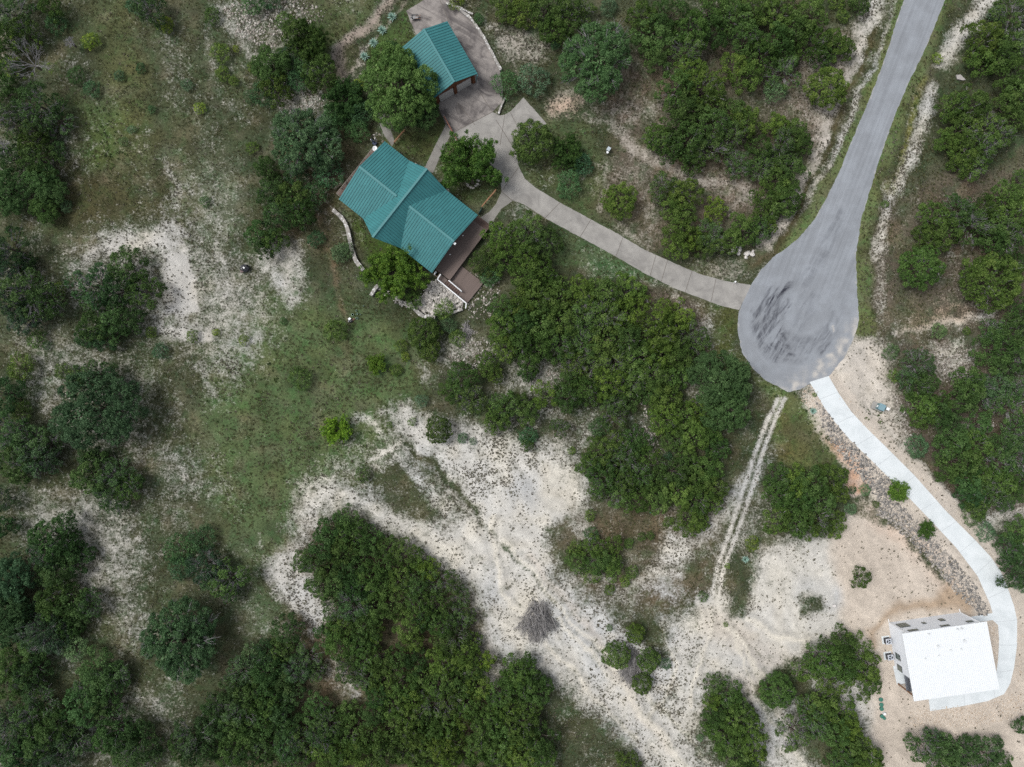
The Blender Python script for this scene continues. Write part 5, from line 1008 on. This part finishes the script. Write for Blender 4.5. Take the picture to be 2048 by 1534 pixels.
clump("of the junipers outside the new driveway bend", "J 2020 1094 34,K 2036 1064 30,J 2030 1144 34,x 1970 1062 20,x 1950 1029 22,d 2044 1170 16")
clump("of the dense clump beside the orange clay", "J 1556 960 32,Y 1590 966 32,J 1626 966 34,J 1664 962 32,K 1562 992 34,H 1602 1000 34,J 1640 1000 34,J 1676 986 24,J 1556 1042 32,K 1597 1039 36")
clump("below the dense clump by the orange clay", "H 1636 1039 34,J 1668 1042 26,Y 1670 1062 20,Y 1619 1058 26")
plant(1797, 984, 25, 'D', "small spindly broadleaf tree leaning over the new driveway")
plant(1853, 1058, 21, 'E', "low dark broadleaf sapling in the grey rocks by the driveway")
plant(1723, 1155, 25, 'J', "lone juniper on the bare sand above the white house")
clump("of the bushes on the grey rock strip", "d 1706 980 9,x 1732 980 13,s 1754 1009 7,x 1702 1018 13,d 1615 810 0.1,s 1629 790 5,s 1668 1005 0.1".replace(",d 1615 810 0.1", "").replace(",s 1668 1005 0.1", ""))
clump("of the large clump left of the white house", "K 1680 1290 34,J 1716 1300 36,J 1650 1322 36,K 1690 1332 38,J 1726 1342 34,J 1616 1342 26,J 1670 1368 30,H 1742 1366 24,J 1736 1322 20,J 1728 1392 15")
plant(1556, 1382, 34, 'R', "round juniper alone left of the clump by the white house")
clump("of the bottom clump left of the septic lids", "J 1642 1412 36,H 1628 1438 36,J 1676 1430 36,J 1670 1464 34,H 1696 1456 28,H 1592 1468 38,J 1700 1496 36,J 1726 1508 36,K 1684 1516 34,J 1742 1522 30")
clump("of the bottom edge junipers below the white house", "H 1846 1492 36,J 1864 1470 20,J 1896 1502 30,J 1922 1502 32,J 1972 1508 38,J 1886 1526 28,H 1938 1526 28,J 2002 1528 26,K 2044 1452 18")
clump("of the bushy clump on the white ground", "s 1151 1099 18,s 1154 1122 24,d 1184 1072 16,J 1188 1096 24,J 1227 1089 20,J 1211 1119 26,J 1228 1130 22,J 1192 1130 22,s 1184 1149 20,s 1264 1145 14,s 1224 1156 12")
clump("of the tiny bushes around the white ground clump", "s 1257 1087 10,s 1251 1164 12,s 1219 1180 11,s 1407 1194 11,s 1284 1075 9,s 1302 1072 9,s 1219 1257 7,y 1456 1133 6,s 1452 1250 6")
plant(1504, 1087, 16, 'y', "yellow green bush right of the two track trail")
clump("of the junipers ringing the flat grey brush pile", "R 1271 1269 20,R 1232 1310 27,R 1297 1322 23,R 1286 1369 21,x 1331 1329 14")
clump("of the long clump at the track fork", "J 1431 1368 22,K 1461 1389 28,J 1424 1402 20,J 1474 1413 26,H 1430 1435 28,J 1484 1440 32,K 1447 1469 36,J 1498 1465 34,J 1474 1499 38,J 1511 1502 28,K 1491 1526 26,x 1401 1477 8")
clump("of the dark junipers left of the white gully", "K 1051 1362 42,J 1078 1382 32,J 1034 1340 34,K 1054 1412 32,J 1044 1454 40,K 1074 1482 38,J 1044 1502 40,H 1084 1516 32,J 1257 1528 24")
# the long bottom thicket
clump("at the top point of the long bottom thicket", "J 692 1042 28,J 665 1062 32,J 705 1068 34,K 645 1090 34,J 740 1080 30,J 776 1096 28,J 686 1103 34,K 725 1110 32,Y 602 1125 22,J 630 1122 32")
clump("on the right shoulder of the long bottom thicket", "J 812 1112 34,J 840 1126 26,K 772 1132 30,J 738 1150 32,J 800 1160 32,Y 859 1142 26,J 832 1170 32,H 874 1166 32,J 902 1168 24,J 759 1170 32")
clump("on the upper left side of the long bottom thicket", "J 659 1136 32,K 700 1140 34,J 642 1166 30,J 670 1170 32,H 712 1176 34,H 672 1210 28,G 706 1210 34,J 745 1213 34,J 784 1210 30,J 666 1250 22,J 692 1255 34")
clump("on the right flank of the long bottom thicket", "K 834 1203 30,J 876 1210 32,H 922 1196 22,G 912 1234 28,J 936 1235 20,J 822 1250 34,Y 852 1236 30,J 826 1282 24,J 886 1250 32,H 908 1276 32,J 945 1286 24")
clump("in the left middle of the long bottom thicket", "J 730 1256 32,J 652 1276 28,K 680 1290 34,J 720 1286 30,G 748 1266 22,J 726 1315 34,Y 699 1339 30,K 760 1322 30,H 733 1359 32,J 769 1356 34")
clump("in the right middle of the long bottom thicket", "J 929 1312 32,J 884 1322 34,K 800 1316 28,G 835 1324 28,Y 969 1322 22,J 945 1340 32,J 806 1369 34,H 840 1348 28,J 876 1369 34,J 912 1369 34,J 953 1376 32,J 890 1292 28")
clump("in the lower right middle of the long bottom thicket", "J 999 1388 30,J 825 1396 30,H 860 1409 34,J 896 1402 34,Y 936 1409 34,J 1010 1419 32,K 988 1440 30,J 816 1439 32,K 754 1393 30,J 786 1412 34,J 926 1440 22")
clump("of the left spur of the long bottom thicket", "J 575 1262 32,K 532 1310 32,J 562 1306 28,G 612 1316 30,G 590 1342 30,H 632 1342 22,K 532 1346 34,J 562 1362 34,K 532 1382 34,H 580 1386 28")
clump("beneath the left spur of the long bottom thicket", "J 636 1410 28,Y 626 1436 28,H 656 1453 32,K 692 1426 26,J 700 1465 34,H 640 1470 30,J 532 1412 34,H 560 1423 34,K 530 1453 36,J 566 1453 36,J 746 1430 28")
clump("on the bottom edge, long thicket's left half", "K 592 1480 32,J 532 1489 36,H 570 1490 34,J 552 1520 34,J 596 1516 32,J 642 1499 34,Y 680 1496 34,K 660 1526 30,J 712 1503 34,J 746 1480 34,J 738 1516 32")
clump("on the bottom edge, long thicket's middle", "J 786 1462 34,J 776 1500 34,H 826 1466 34,J 812 1503 36,K 859 1453 32,J 892 1460 32,J 853 1486 34,Y 892 1490 34,J 846 1520 32,J 886 1520 32")
clump("on the bottom edge, long thicket's right end", "J 966 1466 34,J 1005 1462 36,H 952 1496 30,J 990 1496 36,J 1013 1506 30,K 964 1523 30,J 994 1526 30")

# bare tree and agaves, brush piles
def bare_tree(px_, py_, r, label, seed, tips=False):
    rs = np.random.RandomState(seed); rm = r * PX; g = G(px_, py_, rm * .5); o = thing("bare_tree", g, label, "dead tree"); trunk, br, lf = [], [], []
    trunk.append(([(0,0,-.3),(.05,0,.6),(0,.03,1.2)], [.2,.16,.12]))
    def grow(p, d, ln, rad, dep):
        e = p + d * ln; m = (p + e) / 2 + rs.randn(3) * ln * .07; br.append(([tuple(p), tuple(m), tuple(e)], [rad, rad * .8, rad * .55]))
        if dep == 0: lf.append(e); return
        for _ in range(3 if dep > 1 else 3):
            d2 = d + rs.randn(3) * .42; d2[2] = abs(d2[2]) * .7 + .12; d2 /= np.linalg.norm(d2); grow(m + (e - m) * rs.uniform(.2, 1), d2, ln * rs.uniform(.55, .8), rad * .55, dep - 1)
    for k in range(11):
        a = 6.283 * k / 11 + rs.uniform(-.2, .2); el = rs.uniform(.25, .9); grow(np.array([0, 0, 1.0]), np.array([math.cos(a)*math.cos(el), math.sin(a)*math.cos(el), math.sin(el)]), rm * .42, .07, 3)
    for nm, me_ in (('trunk', wood_mesh("bare_trunk", trunk, bark, 6)), ('branches', wood_mesh("bare_branches", br, twig, 4))):
        c = bpy.data.objects.new(nm, me_); C.objects.link(c); c.parent = o
    if tips:
        L_ = np.array(lf); L_ = L_[rs.rand(len(L_)) < .10]; V, T = leaves(rs, L_, np.full(len(L_), .3), 26, .16, .1)
        c = bpy.data.objects.new('last_leaves', crown_mesh("last_leaves", [(V, T)], elm_m)); C.objects.link(c); c.parent = o; c.color = (1.7,1.4,1.0,1)
bare_tree(80, 138, 58, "leafless grey tree with a few yellow leaf tufts, top left", 5, True)
bare_tree(32, 245, 30, "small leafless tree among dark junipers at the left edge", 6)
bare_tree(18, 300, 26, "brownish dead tree under the small leafless tree, left edge", 8)
bare_tree(150, 92, 14, "little bare grey sapling above the yellow green bush", 9)

aga_m = mat("agave_blue", lin(150,184,170), .6, .15, 4)
for i, (x_, y_, l_) in enumerate(((784.5,35,"blue green agave, topmost of the four along the dirt track"),(764.5,61.5,"blue green agave, second from the top along the dirt track"),(747.5,87,"blue green agave, third from the top along the dirt track"),(729,114,"blue green agave, lowest of the four along the dirt track"),(1625,822,"spiky grey green agave in the grass below the cul-de-sac"),(1490,1118,"lone agave in brown scrub beside the two track trail"))):
    rnd = random.Random(90 + i); g = G(x_, y_); mb = MB()
    for k in range(34):
        a, el, ln = k * 2.4, .12 + 1.25 * (k / 34), rnd.uniform(.78, 1.0) * (1 if i < 4 else .8); d = Vector((math.cos(a)*math.cos(el), math.sin(a)*math.cos(el), math.sin(el))); s_ = Vector((-math.sin(a), math.cos(a), 0)) * .075
        p0 = g + Vector((0,0,.05)); m_ = p0 + d * ln * .5 + Vector((0,0,.05)); e_ = p0 + d * ln + Vector((0,0,-.03)); up = Vector((0,0,.03))
        mb.add([p0 - s_, p0 + s_, m_ - s_*1.1, m_ + s_*1.1, e_, m_ - up*1.6, p0 - up], [(0,1,3,2),(2,3,4),(6,5,3,1),(5,6,0,2),(2,4,5),(4,3,5)])
    tag(mb.build("agave", aga_m), l_, "agave", "agaves along the dirt track" if i < 4 else None)
twig2 = mat("cut_brush", lin(142,140,140), .95, .4, 1.5)
def brush(pts, h, label, seed, n=700):
    """felled branches lying fan-wise over one another, each a forked stick"""
    rs = np.random.RandomState(seed); rnd = random.Random(seed); xs = [p[0] for p in pts]; ys = [p[1] for p in pts]; mb = MB(); k = 0; cx, cy = sum(xs)/len(xs), sum(ys)/len(ys)
    while k < n:
        x_, y_ = rnd.uniform(min(xs), max(xs)), rnd.uniform(min(ys), max(ys)); q = float(sd_poly(np.array([x_]), np.array([y_]), pts)[0])
        if q > -1 or rnd.random() > min(1, -q / 10 + .25): continue
        k += 1; hump = .6 + .8 * float(vnoise(np.array([x_]), np.array([y_]), 11, 50 + seed)[0]); z = h * min(1, -q / 18) * rnd.uniform(.1, 1) * hump
        a = -2.2 + 1.1 * (x_ - cx) / 40 + 1.2 * float(vnoise(np.array([x_]), np.array([y_]), 18, 60 + seed)[0]) + rnd.gauss(0, .45); ln = rnd.uniform(.5, 3.0); g = G(x_, y_); d = Vector((math.cos(a), math.sin(a), rnd.uniform(-.2, .25))) * ln * .5
        c = g + Vector((0,0,z + .05)); bend = Vector((rnd.gauss(0,.1), rnd.gauss(0,.1), rnd.uniform(0,.15))); r0 = rnd.uniform(.015, .04) + .05 * rnd.random() ** 5
        mb.tube([c - d, c + bend, c + d], [r0, r0 * .75, r0 * .25], 4)
        for _ in range(2): e = c + bend + d * rnd.uniform(.5, .95) + Vector((rnd.gauss(0,.3), rnd.gauss(0,.3), rnd.uniform(-.05,.3))) * ln * .5; mb.tube([c + bend, e], [r0 * .5, r0 * .15], 3)
    gz = float(lookup(zz, np.array([G(cx, cy).x]), np.array([G(cx, cy).y]))[0]); mb.v = [(v[0], v[1], v[2] + gz) for v in mb.v]
    return tag(mb.build("brush_pile", twig2), label, "brush pile")
brush([(1066,1206),(1082,1203),(1098,1210),(1103,1232),(1118,1256),(1100,1262),(1088,1278),(1062,1282),(1052,1268),(1030,1254),(1046,1232),(1054,1214)], 1.5, "grey heap of cut brush on the white slope above the dark thicket", 1, 430)
brush([(1258,1302),(1278,1302),(1280,1330),(1284,1348),(1268,1372),(1252,1366),(1236,1340),(1256,1328)], .8, "flat grey brush pile between the rounded junipers on white ground", 2, 260)
brush([(925,652),(938,652),(942,668),(930,672)], .6, "small grey brush heap below the deck bushes", 3, 60)

# ------------------------------------------------------------------ ground cover: herbs, grass, stones
def scatter(n, seed, prob, pave_gap=3):
    rs = np.random.RandomState(seed); x = rs.uniform(-88, 88, n * 4); y = rs.uniform(-66, 66, n * 4)
    ok = rs.rand(n * 4) < prob(x, y); ok &= lookup(pave_sd, x, y) > pave_gap
    px_, py_ = x / PX + 1024, 767 - y / PX
    for cx, cy, r in ((818,415,95), (790,390,70), (860,450,70), (880,115,62), (925,530,40)): ok &= np.hypot(px_ - cx, py_ - cy) > r
    wl_ = sd_poly(px_, py_, [(1775,1243),(1922,1222),(1945,1372),(1795,1392)]); ok &= wl_ > 2
    x, y = x[ok][:n], y[ok][:n]; return rs, x, y, lookup(zz, x, y)
def tufts(name, rs, x, y, z, rad, hgt, nb, m, wid=.05):
    k = len(x); a = rs.rand(k, nb) * 6.283; rr = rad[:, None] * (.35 + .8 * rs.rand(k, nb)); bx = x[:, None] + np.cos(a) * rr * .25; by = y[:, None] + np.sin(a) * rr * .25
    tx = x[:, None] + np.cos(a) * rr; ty = y[:, None] + np.sin(a) * rr; tz = z[:, None] + hgt[:, None] * (.5 + .7 * rs.rand(k, nb)); w = wid * (.7 + .8 * rs.rand(k, nb)) ; sx, sy = -np.sin(a) * w, np.cos(a) * w
    zb = np.broadcast_to(z[:, None] - .03, bx.shape)
    mx_, my_, mz_ = (bx * .45 + tx * .55), (by * .45 + ty * .55), (zb * .3 + tz * .7) + .04
    V = np.stack([np.stack([bx, by, zb], -1), np.stack([mx_ - sx, my_ - sy, mz_], -1), np.stack([tx, ty, tz * .6 + zb * .4 + .02], -1), np.stack([mx_ + sx, my_ + sy, mz_], -1)], 2).reshape(-1, 3)
    me = np_mesh(name, V, np.arange(len(V)).reshape(-1, 4), 4); fattr(me, 'tone', np.repeat(rs.rand(k) * .7, nb) + rs.rand(k * nb) * .3, 'FACE'); me.materials.append(m)
    o = bpy.data.objects.new(name, me); C.objects.link(o); return tag(o, kind='stuff')
herb_m = leaf_mat("herb_leaves", [(0, (.12,.105,.085,1)), (.5, (.17,.158,.115,1)), (1, (.21,.21,.14,1))], .15)
grass_m = leaf_mat("grass_blades", [(0, (.055,.075,.032,1)), (.35, (.085,.100,.046,1)), (.7, (.105,.112,.056,1)), (1, (.14,.135,.085,1))], .3)
def p_herb(x, y): c = lookup(cover, x, y); s = np.maximum(lookup(sand, x, y), lookup(lanes, x, y) * .75); return np.where((c > .3), 1.05, .22) * np.where(x / PX + 1024 < 570, .5, 1) * (1 - .85 * np.clip(s * 1.3, 0, 1)) * np.clip(vnoise(x, y, 9, 41) * 2.0 - .55, .2, 1) * np.clip(vnoise(x, y, 1.6, 43) * 1.6 - .2, .2, 1) * np.where(c > .93, .6, 1.3)
rs, x, y, z = scatter(75000, 1, p_herb); k = len(x); sz_ = rs.uniform(.05, .12, k) * (1 + 1.6 * rs.rand(k) ** 5)
tufts("low_herbs", rs, x, y, z, sz_, sz_ * 1.0, 13, herb_m, .05)
def p_grass(x, y): c = lookup(cover, x, y); return np.clip(1 - c * 2.2, 0, 1) * (.3 + .7 * np.clip(vnoise(x, y, 4, 42) * 2 - .5, 0, 1))
rs, x, y, z = scatter(42000, 2, p_grass); k = len(x); sz_ = rs.uniform(.12, .3, k)
tufts("wild_grass", rs, x, y, z, sz_, sz_ * .9, 10, grass_m, .03)
weed_m = leaf_mat("weed_leaves", [(0, (.035,.06,.02,1)), (1, (.10,.15,.04,1))], .25)
def p_weed(x, y):
    u, v = x / PX + 1024, 767 - y / PX; b = np.zeros(x.shape)
    for p, s in (([(150,200),(250,220),(240,340),(190,340)], .5), ([(1590,780),(1640,830),(1665,900),(1640,910),(1600,830)], .9), ([(1724,842),(1745,800),(1760,815),(1775,840),(1740,850)], 1), ([(1590,780),(1500,745),(1490,750),(1560,800)], .6), ([(430,700),(640,620),(800,680),(780,860),(620,960),(480,1000),(410,860)], .16), ([(1840,150),(1822,260),(1780,370),(1800,300),(1826,180)], .6), ([(780,1490),(800,1500),(800,1530)], 0)):
        b = np.maximum(b, s * soft(sd_poly(u, v, p), 20))
    return b
rs, x, y, z = scatter(5000, 3, p_weed); k = len(x); sz_ = rs.uniform(.16, .38, k); tufts("green_weeds", rs, x, y, z, sz_, sz_ * .9, 16, weed_m, .06)
def stones(name, polys, n, lo, hi, m, seed, z0=0, use_z=True):
    rs = np.random.RandomState(seed); xs, ys = [], []
    area = [abs(sum(p[i][0]*p[(i+1) % len(p)][1]-p[(i+1) % len(p)][0]*p[i][1] for i in range(len(p)))) for p in polys]
    for p, a in zip(polys, area):
        m_ = int(n * a / sum(area) * 4) + 20; A = np.array(p); u = rs.uniform(A[:,0].min(), A[:,0].max(), m_); v = rs.uniform(A[:,1].min(), A[:,1].max(), m_)
        q = sd_poly(u + (rs.rand(m_)-.5)*8, v + (rs.rand(m_)-.5)*8, p) < 0; kk = max(4, int(n * a / sum(area))); xs.append(u[q][:kk]); ys.append(v[q][:kk])
    u, v = np.concatenate(xs), np.concatenate(ys); x, y = (u - 1024) * PX, (767 - v) * PX; k = len(x); z = (lookup(zz, x, y) if use_z else 0) + z0
    oc = np.array([(1,0,0),(0,1,0),(-1,0,0),(0,-1,0),(0,0,1),(.6,.6,.55),(-.6,.55,.5),(-.55,-.6,.5),(.6,-.5,.55)])
    fc = [(0,5,8),(1,6,5),(2,7,6),(3,8,7),(5,6,4),(6,7,4),(7,8,4),(8,5,4),(0,1,5),(1,2,6),(2,3,7),(3,0,8)]
    r = (lo + (hi - lo) * rs.rand(k) ** 2); a = rs.rand(k) * 6.283; P = oc[None] * (.75 + .5 * rs.rand(k, len(oc), 1)) * r[:, None, None] * np.array([1.15, .85, .7])
    X = P[..., 0] * np.cos(a)[:, None] - P[..., 1] * np.sin(a)[:, None] + x[:, None]; Y = P[..., 0] * np.sin(a)[:, None] + P[..., 1] * np.cos(a)[:, None] + y[:, None]; Z = P[..., 2] + (z[:, None] if np.ndim(z) else z)
    V = np.stack([X, Y, Z], -1).reshape(-1, 3); F_ = (np.array(fc)[None] + (np.arange(k) * len(oc))[:, None, None]).reshape(-1, 3)
    me = np_mesh(name, V, F_, 3); fattr(me, 'tone', np.repeat(rs.rand(k), len(fc)), 'FACE'); me.materials.append(m); o = bpy.data.objects.new(name, me); C.objects.link(o); return tag(o, kind='stuff')
def stone_mat(name, a, b, c):
    t = NT(name); col = t.ramp(t.attr('tone'), [(0, a), (.5, b), (1, c)]); return t.done(t.mix(1, col, t.ramp(t.noise(t.pos(), 5, 4), [(.3, grey(.85)), (.7, grey(1.1))]), 'MULTIPLY'), .9, .2)
rip_m = stone_mat("riprap_stone", lin(112,111,110), lin(152,149,145), lin(198,190,180)); white_st = stone_mat("white_rubble", lin(150,146,142), lin(196,192,186), lin(226,222,216)); fld_m = stone_mat("field_stone", lin(128,120,112), lin(170,164,156), lin(206,202,196)); tan_m = stone_mat("tan_gravel", lin(190,172,152), lin(212,198,182), lin(226,218,208))
stones("riprap_gravel", [[(1634,800),(1648,818),(1668,846),(1700,884),(1740,922),(1782,964),(1802,990),(1770,1015),(1745,985),(1712,945),(1680,905),(1652,865)], [(1770,1000),(1800,1010),(1850,1060),(1900,1110),(1945,1165),(1972,1212),(1978,1232),(1960,1226),(1930,1200),(1890,1160),(1850,1110),(1800,1060),(1755,1025)]], 3600, .08, .27, rip_m, 1)
stones("white_rubble", [[(858,572),(880,556),(900,572),(930,602),(922,614),(895,622),(868,630),(842,624),(828,606),(845,590)], [(754,569),(764,568),(778,582),(806,602),(828,614),(820,618),(790,602),(766,586)]], 1500, .10, .3, white_st, 2, .05, False)
stones("field_gravel", [[(1035,745),(1090,735),(1130,755),(1125,785),(1060,780)], [(1860,700),(1920,690),(1955,720),(1950,760),(1905,770),(1870,740)], [(1785,790),(1805,800),(1820,850),(1830,900),(1812,890),(1795,840)], [(1930,840),(2000,850),(1960,880),(1915,880)], [(590,70),(650,30),(600,-10),(480,0),(470,60),(530,100)], [(540,170),(600,160),(650,190),(640,225),(560,230)], [(500,-10),(520,90),(470,70),(440,10)], [(745,265),(770,268),(765,290),(742,285)], [(1280,800),(1300,820),(1325,900),(1310,930),(1290,900)], [(920,540),(1000,560),(985,640),(940,640)], [(930,650),(1000,700),(960,740),(890,720)]], 2600, .06, .24, fld_m, 3)
stones("tan_gravel", [[(1668,790),(1690,785),(1760,870),(1850,960),(1930,1045),(1990,1115),(2030,1190),(2048,1250),(2048,1330),(2020,1400),(1970,1425),(1860,1440),(1800,1440),(1850,1425),(1960,1408),(2015,1388),(2034,1320),(2036,1240),(2018,1170),(1990,1118),(1930,1050),(1850,968),(1760,880)], [(1820,1420),(1980,1410),(2048,1380),(2048,1430),(1940,1455),(1820,1450)], [(1995,1250),(1950,1245),(1965,1300),(1985,1345),(1993,1320)], [(1600,780),(1622,772),(1650,815),(1645,835),(1605,805)]], 4200, .04, .13, tan_m, 4)
